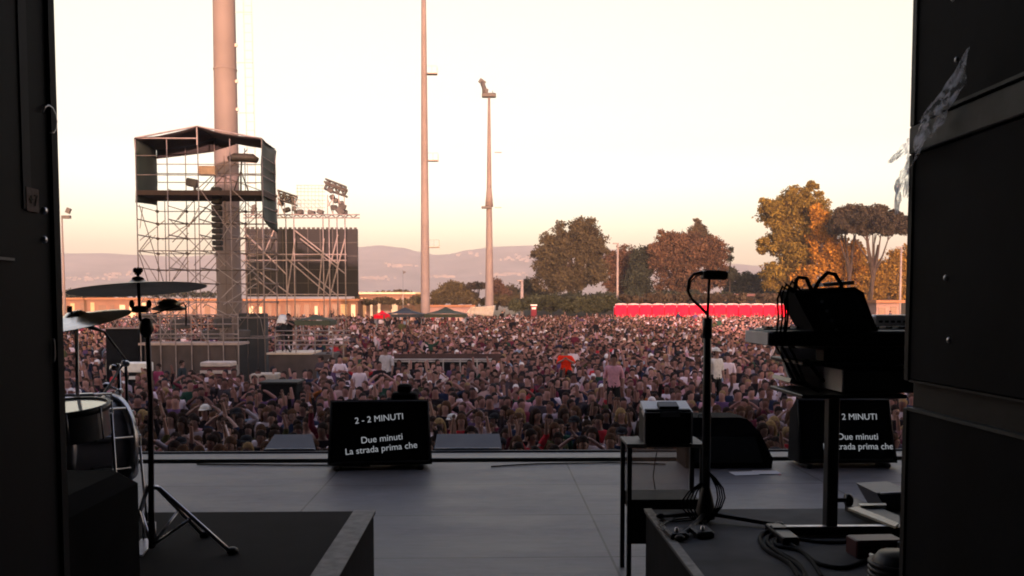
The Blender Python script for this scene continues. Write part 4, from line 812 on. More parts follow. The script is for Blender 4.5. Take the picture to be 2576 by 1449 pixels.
# ================================================================== TREES
def leafmat(name, c, isl=.45): return M(name, c, .85, var=.3, scale=.35, island=isl, spec=.15)
bark = M('bark', (.05, .032, .026), .95, var=.3, scale=3, bump=.4)
def tree(name, label, base, H, blobs, n, leaf, lm, trunk_r, lean=0, limbs=7, seed=1, group='trees beyond the crowd', fork=None, trunks=None):
    """blobs: (dx, z, rx, ry, rz) in metres around the base"""
    n = int(n * 3.2); leaf *= .68; rr = random.Random(seed); t = thing(name, label, 'tree', base, group); B = Vector(base)
    m = MB()
    starts = trunks or [(0, 0)]
    for (sx, sy) in starts:
        top = Vector((sx + lean, sy, H * .62)); m.tube([B + Vector((sx, sy, -.2)), B + Vector((sx + lean * .3, sy, H * .2)), B + Vector((sx + lean * .6, sy, H * .4)), B + top], [trunk_r * 1.4, trunk_r, trunk_r * .8, trunk_r * .4], 8)
        for k in range(limbs):
            b = blobs[k % len(blobs)]; st_ = Vector((sx + lean * .5, sy, H * (.25 + .25 * rr.random()))); en = Vector((b[0] + rr.uniform(-.5, .5) * b[2], rr.uniform(-.4, .4) * b[3], b[1] + rr.uniform(-.3, .3) * b[4]))
            mid = st_.lerp(en, .5) + Vector((0, 0, -.04 * H)); m.tube([B + st_, B + mid, B + en], [trunk_r * .55, trunk_r * .35, trunk_r * .1], 6)
            for q in range(2):
                e2 = en + Vector((rr.uniform(-1, 1) * b[2] * .7, rr.uniform(-1, 1) * b[3] * .6, rr.uniform(.1, .9) * b[4])); m.tube([B + mid.lerp(en, .5), B + e2], [trunk_r * .2, trunk_r * .05], 5)
    m.build('trunk', bark, t)
    # leaf clumps scattered over blob shells
    cl = []; tot = sum(b[2] * b[4] for b in blobs)
    for b in blobs:
        n = n if False else n; k = max(8, int(240 * b[2] * b[4] / tot))
        for _ in range(k):
            d = Vector((rr.gauss(0, 1), rr.gauss(0, 1), rr.gauss(0, 1))).normalized() * (rr.random() ** .4)
            cl.append((Vector((b[0] + d.x * b[2], d.y * b[3], b[1] + d.z * b[4])), rr.uniform(.14, .40) * min(b[2], b[4]) + .25))
    rs = np.random.RandomState(seed); ci = rs.randint(0, len(cl), n); C = np.array([list(c[0]) for c in cl])[ci]; rad = np.array([c[1] for c in cl])[ci]
    d = rs.normal(size=(n, 3)); d /= np.linalg.norm(d, axis=1)[:, None]; P_ = C + d * (rad * rs.rand(n) ** .6 * rs.choice([1, 1, 1, 1.25], n))[:, None] * np.array([1.15, 1.1, .8]) + np.array(list(B))
    a = rs.normal(size=(n, 3)); a /= np.linalg.norm(a, axis=1)[:, None]; b_ = np.cross(a, rs.normal(size=(n, 3))); b_ /= np.linalg.norm(b_, axis=1)[:, None]
    L = (leaf * rs.uniform(.6, 1.3, n))[:, None]; q = np.stack([P_ - a * L, P_ - b_ * L * .55, P_ + a * L, P_ + b_ * L * .55], 1).reshape(-1, 3)
    me = bpy.data.meshes.new('crown'); me.vertices.add(4 * n); me.loops.add(4 * n); me.polygons.add(n)
    me.vertices.foreach_set('co', (q - np.array(list(B))).ravel()); me.loops.foreach_set('vertex_index', np.arange(4 * n)); me.polygons.foreach_set('loop_start', np.arange(0, 4 * n, 4)); me.polygons.foreach_set('loop_total', np.full(n, 4)); me.update(); me.validate(); me.materials.append(lm)
    o = bpy.data.objects.new('crown', me); COL.objects.link(o); o.location = base; attach(o, t); return t
def T(name, label, Y, px, ytop, ybase, blobs_px, n, leaf, lm, tr, seed, **k):
    z0 = FIELD + .0; s_ = Y / F; bz = W(px, ybase, Y).z
    base = (xat(px, Y), Y, bz); H = zat(ytop, Y) - bz
    bl = [((bx - px) * s_, (ybase - by) * s_, rx * s_, rx * s_ * .9, rz * s_) for bx, by, rx, rz in blobs_px]
    return tree(name, label, base, H, bl, n, leaf, lm, tr, seed=seed, **k)
olive = leafmat('leaf_olive', (.065, .050, .026)); brown = leafmat('leaf_brown', (.095, .05, .03)); dark = leafmat('leaf_dark', (.03, .034, .022)); yellow = leafmat('leaf_yellow', (.21, .115, .018)); orange = leafmat('leaf_orange', (.30, .135, .016)); pine = leafmat('leaf_pine', (.045, .034, .024))
T('broadleaf_tree', 'biggest round olive tree standing right of the shorter mast', 150, 1435, 545, 772, [(1410, 640, 60, 55), (1470, 600, 50, 50), (1390, 690, 48, 45), (1480, 670, 45, 55), (1435, 590, 38, 42), (1375, 640, 32, 35), (1500, 625, 28, 40), (1440, 715, 62, 34)], 15000, .34, olive, .55, 21)
T('broadleaf_tree', 'reddish bush-like tree filling the gap behind the pale lamp post', 158, 1562, 622, 770, [(1545, 665, 28, 38), (1575, 655, 30, 36), (1560, 715, 36, 36), (1600, 690, 30, 50)], 6000, .34, brown, .35, 22)
T('broadleaf_tree', 'dark green tree just left of the reddish brown tree', 152, 1618, 618, 772, [(1618, 660, 28, 40), (1606, 710, 32, 45), (1640, 640, 22, 26)], 5000, .34, dark, .35, 23)
T('broadleaf_tree', 'reddish brown spreading tree behind the red stalls', 150, 1715, 575, 775, [(1680, 605, 42, 28), (1745, 630, 60, 42), (1690, 660, 55, 45), (1780, 640, 42, 40), (1720, 710, 72, 42), (1660, 640, 30, 40), (1800, 690, 34, 40), (1812, 640, 14, 14)], 14000, .34, brown, .5, 24)
T('conifer_tree', 'pointed conifer tip rising above the reddish brown tree', 156, 1755, 548, 770, [(1752, 560, 10, 14), (1755, 580, 22, 18), (1758, 605, 34, 20), (1756, 640, 36, 30)], 3500, .30, leafmat('leaf_conifer', (.07, .05, .03)), .3, 25)
T('young_tree', 'thin tree tip poking out right of the reddish brown tree', 152, 1835, 618, 770, [(1836, 628, 6, 9), (1834, 650, 9, 8), (1838, 690, 14, 20)], 500, .28, dark, .15, 26)
T('broadleaf_tree', 'tall yellow-green tree left of the umbrella pine', 140, 1975, 458, 775, [(2010, 510, 55, 42), (1960, 540, 48, 45), (1945, 610, 34, 30), (1990, 600, 58, 50), (1925, 520, 24, 20), (2040, 560, 44, 50), (2020, 650, 60, 46), (1915, 628, 16, 10), (1960, 690, 50, 40), (2025, 480, 28, 20)], 17000, .34, leafmat('leaf_yellow_green', (.15, .10, .018)), .6, 27)
T('broadleaf_tree', 'bright orange tree glowing between the yellow tree and the pine', 136, 2075, 520, 775, [(2058, 550, 26, 34), (2068, 585, 34, 44), (2085, 640, 48, 48), (2060, 700, 55, 44), (2120, 690, 44, 50), (2140, 640, 26, 36)], 9000, .34, orange, .45, 28)
T('umbrella_pine', 'right-hand umbrella pine with broad flat crown', 128, 2185, 512, 780, [(2195, 556, 84, 24), (2215, 575, 60, 18), (2160, 578, 50, 16), (2180, 552, 62, 26), (2230, 560, 55, 26), (2140, 560, 48, 24), (2205, 535, 45, 18), (2260, 572, 34, 20)], 17000, .28, pine, .34, 29, lean=1.2, limbs=9)
T('umbrella_pine', 'left-hand umbrella pine half covered by its neighbour', 132, 2128, 514, 780, [(2118, 548, 30, 26), (2140, 535, 30, 18), (2105, 570, 24, 20)], 4500, .28, pine, .3, 30, lean=1.0, limbs=6)
T('shrub', 'low orange shrub beneath the umbrella pines', 136, 2235, 632, 775, [(2238, 680, 38, 36), (2205, 715, 40, 36), (2260, 720, 38, 40), (2180, 735, 40, 26), (2160, 690, 34, 34), (2150, 650, 24, 30), (2262, 650, 26, 34)], 10000, .30, yellow, .2, 31)
T('hedge', 'dark green hedge mass between the brown and yellow trees', 158, 1880, 690, 776, [(1850, 715, 38, 26), (1900, 705, 40, 26), (1940, 725, 40, 28), (1870, 745, 60, 26), (1985, 745, 60, 22)], 9000, .32, leafmat('leaf_hedge', (.03, .04, .03)), .2, 32)
T('broadleaf_tree', 'low dome shaped tree right of the slender mast', 172, 1140, 708, 778, [(1140, 728, 36, 19), (1115, 745, 30, 16), (1165, 742, 34, 20)], 4500, .34, leafmat('leaf_olive2', (.08, .06, .025)), .3, 33)
T('umbrella_pine', 'small flat topped pine between the two slim masts', 170, 1200, 712, 775, [(1198, 718, 26, 7), (1208, 720, 20, 6)], 1500, .28, pine, .16, 34, lean=.3)
T('broadleaf_tree', 'small reddish tree just right of the shorter mast', 170, 1250, 702, 778, [(1250, 722, 16, 20), (1262, 745, 22, 22)], 2200, .32, brown, .2, 35)
T('broadleaf_tree', 'small green tree left of the short lamp post', 172, 1288, 716, 778, [(1286, 740, 20, 22), (1270, 752, 18, 18)], 2000, .32, olive, .2, 36)
T('broadleaf_tree', 'dark bushy tree beside the short lamp post', 165, 1340, 700, 778, [(1332, 722, 18, 20), (1350, 745, 32, 24), (1325, 750, 22, 24)], 3500, .32, leafmat('leaf_mid', (.05, .045, .025)), .25, 37)
T('broadleaf_tree', 'low bush at left edge of the field buildings', 190, 980, 726, 778, [(965, 745, 38, 12), (1010, 742, 28, 12), (920, 748, 30, 10)], 2500, .34, olive, .2, 38)
T('broadleaf_tree', 'faint dark bush beside the left panel under the hills', 190, 215, 722, 778, [(200, 742, 34, 14), (250, 748, 34, 10)], 2500, .34, dark, .2, 39)
T('hedge', 'dark hedge at the foot of the biggest round tree', 146, 1450, 738, 772, [(1390, 755, 50, 14), (1450, 752, 50, 15), (1520, 750, 50, 15), (1350, 760, 30, 10)], 3500, .30, dark, .1, 41)
T('hedge', 'low olive bushes in front of the cream roofed building', 155, 985, 748, 775, [(925, 760, 22, 6), (970, 757, 26, 8), (1010, 760, 24, 6), (1045, 756, 20, 9)], 1500, .34, olive, .08, 51)
T('hedge', 'dark olive treeline under the hills at far left', 185, 270, 728, 770, [(190, 740, 30, 8), (240, 738, 34, 9), (300, 741, 34, 7), (350, 738, 30, 9), (400, 741, 30, 7), (460, 740, 34, 8), (520, 742, 30, 7)], 2600, .36, dark, .08, 52)
T('hedge', 'low green scrub between the two slim masts', 160, 1150, 742, 775, [(1100, 758, 30, 9), (1150, 756, 36, 10), (1200, 757, 30, 9), (1260, 754, 34, 12), (1310, 754, 30, 13)], 2800, .34, leafmat('leaf_mid2', (.06, .045, .02)), .08, 53)
T('hedge', 'long olive shrubbery along the back of the crowd below the biggest round tree', 120, 1420, 742, 795, [(1300, 768, 20, 14), (1340, 763, 26, 18), (1390, 764, 34, 18), (1440, 766, 34, 17), (1490, 766, 34, 18), (1530, 766, 22, 18)], 6000, .30, leafmat('leaf_scrub', (.04, .042, .022)), .08, 54)
T('hedge', 'brown shrubbery right above the row of red stalls', 126, 1780, 738, 795, [(1580, 752, 36, 9), (1650, 750, 36, 11), (1720, 750, 36, 11), (1790, 751, 36, 11), (1860, 750, 36, 10), (1930, 751, 36, 11), (1990, 750, 34, 12)], 5000, .30, leafmat('leaf_scrub2', (.06, .042, .026)), .08, 55)
T('hedge', 'dark hedge above the red stalls', 146, 1700, 732, 772, [(1600, 750, 50, 16), (1670, 748, 50, 17), (1740, 748, 50, 17), (1810, 750, 50, 16)], 3500, .30, dark, .1, 42)
T('hedge', 'olive hedge behind the keyboard bag at right', 138, 2110, 725, 775, [(2050, 745, 50, 20), (2120, 745, 50, 22), (2190, 745, 50, 22), (2240, 748, 40, 20)], 3500, .30, leafmat('leaf_mid2', (.06, .045, .02)), .1, 43)
# ================================================================== BUILDINGS AT THE FAR EDGE
def pavilion(name, label, pxa, pxb, ytop, Y, wall, roof, lit, dep=6, nwin=8, litcol=(1, .62, .25), st=2.0):
    a, b = xat(pxa, Y), xat(pxb, Y); zt_ = zat(ytop, Y); t = thing(name, label, 'building', ((a + b) / 2, Y, FIELD))
    w_ = MB().bb(a, b, Y, Y + dep, FIELD, zt_).build('wall', wall, t)
    MB().bb(a - .4, b + .4, Y - .8, Y + dep + .4, zt_, zt_ + .35).build('roof', roof, t)
    rw_ = random.Random(int(pxa))
    for k in range(nwin):
        x_ = a + (b - a) * (k + .5) / nwin; ww = (b - a) / nwin * rw_.uniform(.15, .42); lv = rw_.choice((0, 0, 1, 2)) if lit else 0
        MB().bb(x_ - ww, x_ + ww, Y - .06, Y + .02, FIELD + 1.0 + rw_.uniform(-.3, .8), zt_ - rw_.uniform(.4, 1.0)).build('window', M(('dim_window', 'warm_window', 'lit_window')[lv], ((.16, .08, .05), (.5, .3, .15), (.5, .3, .15))[lv], .4, emit=(None, ((1, .42, .2), .04), ((1, .68, .42), .13))[lv]), t)
    MB().bb(a, b, Y - .6, Y - .5, FIELD + .0, FIELD + .5).build('counter', M('counter', (.3, .2, .15), .7), t)
    return t
cream = M('cream_wall', (.28, .18, .155), .8, var=.15, scale=.3); ochre = M('ochre_wall', (.20, .10, .065), .8, var=.3, scale=.25); roofc = M('roof_cream', (.75, .56, .38), .7); rust = M('roof_rust', (.30, .13, .06), .8)
pavilion('field_building', 'long low sunlit building with cream roof right of the video screen', 905, 1060, 740, 165, ochre, roofc, True)
pavilion('field_building', 'ochre roofed low building under the video screen', 620, 900, 757, 150, ochre, rust, True, nwin=12)
pavilion('field_building', 'pale long stand left of the thick mast', 380, 600, 756, 160, cream, rust, False, nwin=7)
pavilion('field_building', 'orange lit stand behind the cymbals at far left', 120, 370, 754, 160, ochre, rust, True, nwin=10, st=.8)
pavilion('field_building', 'low pinkish shed behind the dark gazebos', 1080, 1190, 772, 158, M('pink_wall', (.28, .17, .15), .8), rust, False, nwin=6)
pavilion('field_building', 'low red-brown shed roof behind the red stalls', 1850, 2020, 745, 134, M('pink_wall', 0), M('roof_wine', (.12, .05, .05), .8), False, nwin=6)
pavilion('field_building', 'dull brown hut at the right edge under the pines', 2205, 2262, 762, 112, M('pink_wall', 0), rust, False, nwin=2, dep=3)
# stalls
redc = M('red_fabric', (.90, .008, .04), .6, var=.25, scale=.6, spec=.05); whitef = M('white_fabric', (.8, .76, .72), .7)
def stall(label, x0, x1, Y, zt_, body, trim, group, lit=False):
    t = thing('market_stall', label, 'stall', ((x0 + x1) / 2, Y, FIELD), group); w_ = x1 - x0
    for X in (x0 + .06, x1 - .06):
        for yy in (Y, Y + 2): MB().tube([(X, yy, FIELD), (X, yy, zt_ - .5)], .04, 6).build('leg', alu, t)
    MB().add([(x0, Y - .1, zt_ - .5), (x1, Y - .1, zt_ - .5), (x1, Y + 2.1, zt_ - .5), (x0, Y + 2.1, zt_ - .5), (x0 + w_ * .5, Y + 1, zt_)], [(0, 1, 4), (1, 2, 4), (2, 3, 4), (3, 0, 4), (0, 3, 2, 1)]).build('canopy', trim, t)
    m = MB(); k = 6
    for i in range(k): xa, xb = x0 + w_ * i / k, x0 + w_ * (i + 1) / k; m.prism([(xa + .02, Y - .12, zt_ - .5), (xb - .02, Y - .12, zt_ - .5), (xb - .02, Y - .12, zt_ - .78), ((xa + xb) / 2, Y - .12, zt_ - .86), (xa + .02, Y - .12, zt_ - .78)], (0, .02, 0))
    m.build('valance', trim, t)
    MB().bb(x0 + .05, x1 - .05, Y + 1.7, Y + 1.8, FIELD, zt_ - .52).build('back_sheet', body, t)
    MB().bb(x0 + .05, x0 + .09, Y, Y + 1.7, FIELD, zt_ - .52).build('side_sheet', body, t)
    MB().bb(x0 + .05, x1 - .05, Y - .05, Y + .5, FIELD, FIELD + 1.1).build('counter', body, t)
    return t
Ys_ = 112; n_ = 15; xa = xat(1546, Ys_); xb = xat(2012, Ys_); wst = (xb - xa) / n_; zst = zat(763, Ys_)
base_stall = None
names = ['leftmost red stall of the long row, at the lamp post side', 'second red stall from the left of the row', 'third red stall from the left, darker inside', 'fourth red stall from the left', 'fifth red stall from the left', 'sixth red stall from the left', 'seventh red stall from the left', 'middle red stall of the long row, left of the straight stand top', 'eighth red stall from the right end of the row', 'sixth red stall from the right end', 'fifth red stall from the right end', 'fourth red stall from the right end', 'third red stall from the right end', 'second red stall from the right end', 'rightmost red stall of the row, nearest the keyboards']
names[8] = 'seventh red stall from the right end'
redbanner = M('red_fabric', 0)
s0 = stall(names[0], xa + .10, xa + wst - .10, Ys_, zst, redc, redc, 'red stalls in a row behind the crowd')
for o in kids(s0):
    if o.name.startswith('canopy'): o.data.materials.clear(); o.data.materials.append(whitef)
MB().bb(xa + .05, xa + wst - .05, Ys_ - .2, Ys_ - .13, zst - 1.75, zst - .22).build('banner', redc, s0)
MB().tube([(xa + .06, Ys_ - .2, zst - .17), (xa + wst * .3, Ys_ - .2, zst - .11), (xa + wst * .5, Ys_ - .2, zst - .09), (xa + wst * .7, Ys_ - .2, zst - .11), (xa + wst - .06, Ys_ - .2, zst - .17)], .08, 8).build('fascia', M('white_fascia', (.8, .55, .55), .7), s0)
for k in range(1, n_): dup(s0, (wst * k, 0, 0), names[k])
def gazebo(label, pxa, pxb, ytop, yeave, Y, m_, group=None):
    a, b = xat(pxa, Y), xat(pxb, Y); w_ = b - a; zt_, zev = zat(ytop, Y), zat(yeave, Y)
    t = thing('gazebo', label, 'gazebo', ((a + b) / 2, Y + w_ / 2, FIELD), group); c = ((a + b) / 2, Y + w_ / 2, zt_)
    ring = [(a, Y, zev), ((a + b) / 2, Y, zev + .05), (b, Y, zev), (b, Y + w_, zev), (a, Y + w_, zev)]
    hi = [(a + w_ * .3, Y + w_ * .3, zev + (zt_ - zev) * .45), (b - w_ * .3, Y + w_ * .3, zev + (zt_ - zev) * .45), (b - w_ * .3, Y + w_ * .7, zev + (zt_ - zev) * .45), (a + w_ * .3, Y + w_ * .7, zev + (zt_ - zev) * .45)]
    MB().add(ring + hi + [c], [(0, 1, 6, 5), (1, 2, 6), (2, 3, 7, 6), (3, 4, 8, 7), (4, 0, 5, 8), (5, 6, 9), (6, 7, 9), (7, 8, 9), (8, 5, 9)]).build('canopy', m_, t)
    MB().bb(a, b, Y - .02, Y + .02, zev - .35, zev).build('valance', m_, t); MB().bb(a - .02, a + .02, Y + .03, Y + w_, zev - .35, zev).build('valance', m_, t); MB().bb(b - .02, b + .02, Y + .03, Y + w_, zev - .35, zev).build('valance', m_, t)
    for X in (a + .1, b - .1):
        for yy in (Y + .1, Y + w_ - .1): MB().tube([(X, yy, FIELD), (X, yy, zev - .01)], .04, 6).build('leg', alu, t)
navy = M('navy_fabric', (.035, .04, .055), .8); dgreen = M('dark_green_fabric', (.04, .05, .035), .8)
gazebo('dark navy gazebo left of the slender mast foot', 968, 1062, 773, 790, 92, navy, 'dark gazebos in the crowd')
gazebo('dark green gazebo right of the slender mast foot', 1066, 1172, 772, 790, 90, dgreen, 'dark gazebos in the crowd')
gazebo('small red gazebo next to the dark navy gazebo', 940, 978, 781, 792, 84, redc)
gazebo('dark arched tent roof right of the platform camera', 740, 830, 791, 806, 62, dgreen)
t = thing('red_kiosk', 'small red and white kiosk left of the red stalls', 'kiosk', (xat(1343, 105), 105, FIELD))
MB().bb(xat(1336, 105), xat(1350, 105), 105, 106, FIELD, zat(769, 105)).build('body', M('dull_red', (.25, .02, .05), .7), t); MB().bb(xat(1335, 105), xat(1351, 105), 104.9, 106.1, zat(769, 105), zat(766, 105)).build('roof', whitef, t); MB().bb(xat(1338, 105), xat(1348, 105), 104.93, 105, zat(778, 105), zat(773, 105)).build('sign', whitef, t)
fl = MB(); sheet(fl, W(1172, 787, 98), W(1240, 795, 98), W(1245, 768, 98), W(1185, 772, 98), 10, 5, (0, .2, -.06), (0, .03, 0), 4)
o = fl.build('crowd_banner', M('pale_banner', (.75, .62, .58), .8), None); tag(o, 'crumpled pale banner held up beside the dark green gazebo', 'banner')
t = thing('flag', 'thin small pennant flag on the hillside side of the masts', 'flag', (xat(1014, 140), 140, FIELD)); MB().tube([(xat(1014, 140), 140, FIELD), (xat(1014, 140), 140, zat(680, 140))], .04, 6).build('pole', alu, t); MB().prism([W(1014, 681, 140), W(1022, 684, 140), W(1014, 690, 140)], (0, .02, 0)).build('cloth', darksteel, t)

# ================================================================== MIXING AREA IN THE CROWD
Yp = 40
t = thing('camera_platform', 'raised camera platform with brown sheeting and bright edge', 'platform', (xat(715, Yp), Yp, FIELD))
xa, xb, zd = xat(668, Yp), xat(782, Yp), zat(887, Yp)
MB().bb(xa, xb, Yp, Yp + 2.4, zd - .08, zd).build('deck', M('deck_pale', (.62, .5, .4), .6), t)
MB().bb(xa + .1, xb + .9, Yp + .05, Yp + 2.3, FIELD, zd - .08).build('skirt', M('brown_sheet', (.07, .05, .047), .85, var=.3, scale=1.5), t)
tubes([((X, Yp + .1, FIELD), (X, Yp + .1, zat(828, Yp))) for X in (xat(690, Yp), xat(742, Yp), xat(790, Yp), xat(835, Yp), xat(862, Yp))] + [((xat(690, Yp), Yp + .1, zat(y, Yp)), (xat(880, Yp), Yp + .1, zat(y, Yp))) for y in (832, 843, 857, 867)], .03).build('guard_rail', galv, t)
t = thing('broadcast_camera', 'black broadcast camera on a tripod under a white cover', 'camera', (xat(707, 40.8), 40.8, zd))
for dx, dy in ((-20, -.3), (22, -.3), (3, .5)): MB().tube([W(708, 838, 40.8), (W(708 + dx, 880, 40.8 + dy).x, 40.8 + dy, zd)], .04, 6).build('leg', darksteel, t)
MB().box(W(708, 828, 40.8), (.5, .7, .3), (0, 0, .3), .04).build('body', black, t); MB().tube([W(708, 824, 40.6), W(714, 822, 40.1)], [.1, .13], 10).build('lens', black, t)
m = MB(); sheet(m, W(695, 812, 40.6), W(722, 816, 40.6), W(726, 796, 41.4), W(703, 792, 41.4), 5, 4, (0, 0, .05), (0, 0, .03), 3); m.build('rain_cover', whitef, t)
o = MB().bb(xat(598, 44), xat(667, 44), 44, 44.6, FIELD, zat(788, 44), .05).build('mast_guard', M('grey_tarp', (.035, .035, .04), .75, var=.3, scale=.8, bump=.3), None, origin=(xat(632, 44), 44, FIELD)); tag(o, 'tall dark grey wrapped block at the foot of the thick mast', 'covered block')
# truss portal with black drape at left
Yd = 39
t = thing('draped_portal', 'black draped booth with small truss on top behind the drums', 'booth', (xat(300, Yd), Yd, FIELD))
MB().bb(xat(264, Yd), xat(345, Yd), Yd, Yd + 1.5, FIELD, zat(826, Yd)).build('drape', blackcloth, t)
lattice(W(268, 826, Yd - .1), W(350, 826, Yd - .1), .42, 5, .028).build('truss', galv, t)
t = thing('mixing_platform', 'scaffold mixing platform with rails beneath the canopy tower', 'platform', (xat(480, 38), 38.3, FIELD))
MB().bb(xat(345, 38), xat(600, 38), 38, 39.6, zat(862, 38) - .1, zat(862, 38)).build('deck', M('deck_pale2', (.4, .3, .27), .7), t)
tubes([((xat(px, 38), 38, FIELD), (xat(px, 38), 38, zat(790, 38))) for px in (352, 402, 440, 480, 522, 560, 598)] + [((xat(352, 38), 38, zat(y, 38)), (xat(598, 38), 38, zat(y, 38))) for y in (792, 815, 840)] + [(W(402, 862, 38), W(440, 792, 38)), (W(480, 792, 38), W(522, 862, 38))], .028).build('rail', galv, t)
MB().bb(xat(360, 38), xat(590, 38), 38.05, 38.1, FIELD, zat(866, 38)).build('skirt', M('brown_sheet', 0), t)
for (pa, pb, ya, yb, Y_, lab, mm, nm, cat) in ((298, 362, 912, 936, 33, 'white covered mixing table behind the drum hardware', whitef, 'covered_table', 'table'), (500, 578, 910, 922, 33, 'pale long case with a red lid in the mixing area', M('pale_case', (.5, .42, .4), .7), 'flight_case', 'case'), (626, 690, 940, 966, 30, 'cream crate with open front below the wrapped block', M('cream_case', (.45, .38, .32), .7), 'crate', 'crate')):
    t = thing(nm, lab, cat, (xat((pa + pb) / 2, Y_), Y_, FIELD))
    MB().bb(xat(pa, Y_), xat(pb, Y_), Y_, Y_ + .8, zat(yb, Y_), zat(ya, Y_), .03).build('top', mm, t)
    MB().bb(xat(pa + 2, Y_), xat(pb - 2, Y_), Y_ + .05, Y_ + .75, FIELD, zat(yb, Y_) - .003, .02).build('base', M('wine_sheet', (.10, .03, .035), .8) if pa == 500 else blackcloth, t)
    MB().bb(xat(pa, Y_), xat(pb, Y_), Y_ - .02, Y_, zat(yb, Y_) - .25, zat(yb, Y_) - .13, .003).build('edge_band', mm, t)
t = thing('covered_case', 'black covered box standing among the crowd left of centre', 'case', (xat(690, 24), 24, FIELD)); MB().bb(xat(652, 24), xat(742, 24), 24, 24.9, FIELD, zat(962, 24), .05).build('cover', blackcloth, t); MB().bb(xat(648, 24), xat(746, 24), 23.97, 24.93, zat(966, 24), zat(960, 24), .01).build('lid', black, t)
# barrier with dark lane
Yb2 = 37.5
t = thing('crowd_barrier', 'steel crowd barrier with dark sheeting across the middle of the crowd', 'barrier', (xat(1110, Yb2), Yb2, FIELD))
tubes([((xat(980, Yb2), Yb2, zat(y, Yb2)), (xat(1245, Yb2), Yb2, zat(y, Yb2))) for y in (904, 909)] + [((xat(px, Yb2), Yb2, FIELD), (xat(px, Yb2), Yb2, zat(904, Yb2))) for px in range(985, 1246, 43)], .035).build('rail', M('rail_steel', (.4, .36, .36), .5, .3), t)
MB().bb(xat(982, Yb2), xat(1243, Yb2), Yb2 + .04, Yb2 + .06, FIELD, zat(909, Yb2)).build('sheeting', blackcloth, t)
MB().bb(xat(990, 41), xat(1300, 41), 41, 41.05, FIELD, zat(890, 41)).build('rear_sheeting', M('brown_dark', (.06, .03, .03), .9), t)

# ================================================================== PEOPLE
POSES = {
 'arms at the sides':   (((.24, .02, 1.15), (.255, -.05, .91), (.25, -.07, .83)), ((.24, .02, 1.15), (.255, -.05, .91), (.25, -.07, .83))),
 'both arms raised':    (((.31, -.04, 1.64), (.27, -.08, 1.89), (.26, -.09, 1.97)), ((.33, -.04, 1.61), (.31, -.08, 1.86), (.30, -.1, 1.94))),
 'one arm raised':      (((.28, -.06, 1.66), (.24, -.1, 1.91), (.23, -.11, 1.99)), ((.24, .02, 1.15), (.25, -.08, .92), (.25, -.1, .84))),
 'hands at face': (((.22, -.19, 1.31), (.09, -.33, 1.50), (.06, -.35, 1.57)), ((.22, -.19, 1.31), (.09, -.33, 1.50), (.06, -.35, 1.57))),
 'clapping':            (((.27, -.12, 1.22), (.09, -.30, 1.33), (.03, -.34, 1.38)), ((.27, -.12, 1.22), (.09, -.30, 1.33), (.03, -.34, 1.38))),
 'hands on head':       (((.43, .0, 1.54), (.20, .02, 1.72), (.11, .02, 1.76)), ((.43, .0, 1.54), (.20, .02, 1.72), (.11, .02, 1.76))),
 'arms crossed':        (((.27, -.06, 1.17), (.03, -.22, 1.21), (-.06, -.21, 1.23)), ((.27, -.06, 1.17), (.03, -.19, 1.17), (-.06, -.18, 1.18))),
}
PK = list(POSES)
def skeleton(pose, seated=False):
    V = [((0, 0, .95), (.155, .11)), ((0, 0, 1.12), (.135, .10)), ((0, .005, 1.32), (.165, .115)), ((0, .005, 1.435), (.125, .08)), ((0, 0, 1.505), (.058, .058)), ((0, -.015, 1.585), (.078, .085)), ((0, -.01, 1.665), (.085, .098)), ((0, 0, 1.735), (.062, .072))]
    E = [(i, i + 1) for i in range(7)]; bone = {e: 'torso' for e in E[:3]}; bone[E[3]] = 'neck'
    for e in E[4:]: bone[e] = 'head'
    for s_, arm in ((1, POSES[pose][0]), (-1, POSES[pose][1])):
        b0 = len(V); V += [((s_ * .175, .005, 1.41), (.062, .062))] + [((s_ * p[0], p[1], p[2]), r_) for p, r_ in zip(arm, ((.043, .043), (.030, .030), (.034, .022)))]
        E += [(2, b0), (b0, b0 + 1), (b0 + 1, b0 + 2), (b0 + 2, b0 + 3)]
        for e_, n_ in zip(E[-4:], ('torso', 'upper', 'fore', 'hand')): bone[e_] = n_
    for s_ in (1, -1):
        b0 = len(V)
        pts = [(.095, 0, .88), (.11, -.02, .5), (.11, .0, .10), (.12, -.15, .04)] if not seated else [(.11, -.03, .92), (.15, -.42, .86), (.14, -.42, .45), (.14, -.55, .40)]
        V += [((s_ * p[0], p[1], p[2]), r_) for p, r_ in zip(pts, ((.095, .09), (.06, .06), (.042, .042), (.04, .03)))]
        E += [(0, b0), (b0, b0 + 1), (b0 + 1, b0 + 2), (b0 + 2, b0 + 3)]
        for e_, n_ in zip(E[-4:], ('hip', 'thigh', 'shin', 'foot')): bone[e_] = n_
    return V, E, bone
def skin_mesh(V, E, sub):
    me = bpy.data.meshes.new('tmp'); me.from_pydata([v[0] for v in V], E, []); o = bpy.data.objects.new('tmp', me); COL.objects.link(o)
    md = o.modifiers.new('s', 'SKIN'); md.use_smooth_shade = True
    if sub: sm = o.modifiers.new('u', 'SUBSURF'); sm.levels = sub; sm.render_levels = sub
    sk = me.skin_vertices[0].data
    for i, v in enumerate(V): sk[i].radius = v[1]; sk[i].use_root = (i == 0)
    bpy.context.view_layer.update()
    dg = bpy.context.evaluated_depsgraph_get(); e_ = o.evaluated_get(dg).to_mesh()
    vs = [tuple(v.co) for v in e_.vertices]; fs = [tuple(p.vertices) for p in e_.polygons]; ns = [tuple(v.normal) for v in e_.vertices]
    o.evaluated_get(dg).to_mesh_clear(); bpy.data.objects.remove(o); bpy.data.meshes.remove(me); return vs, fs, ns
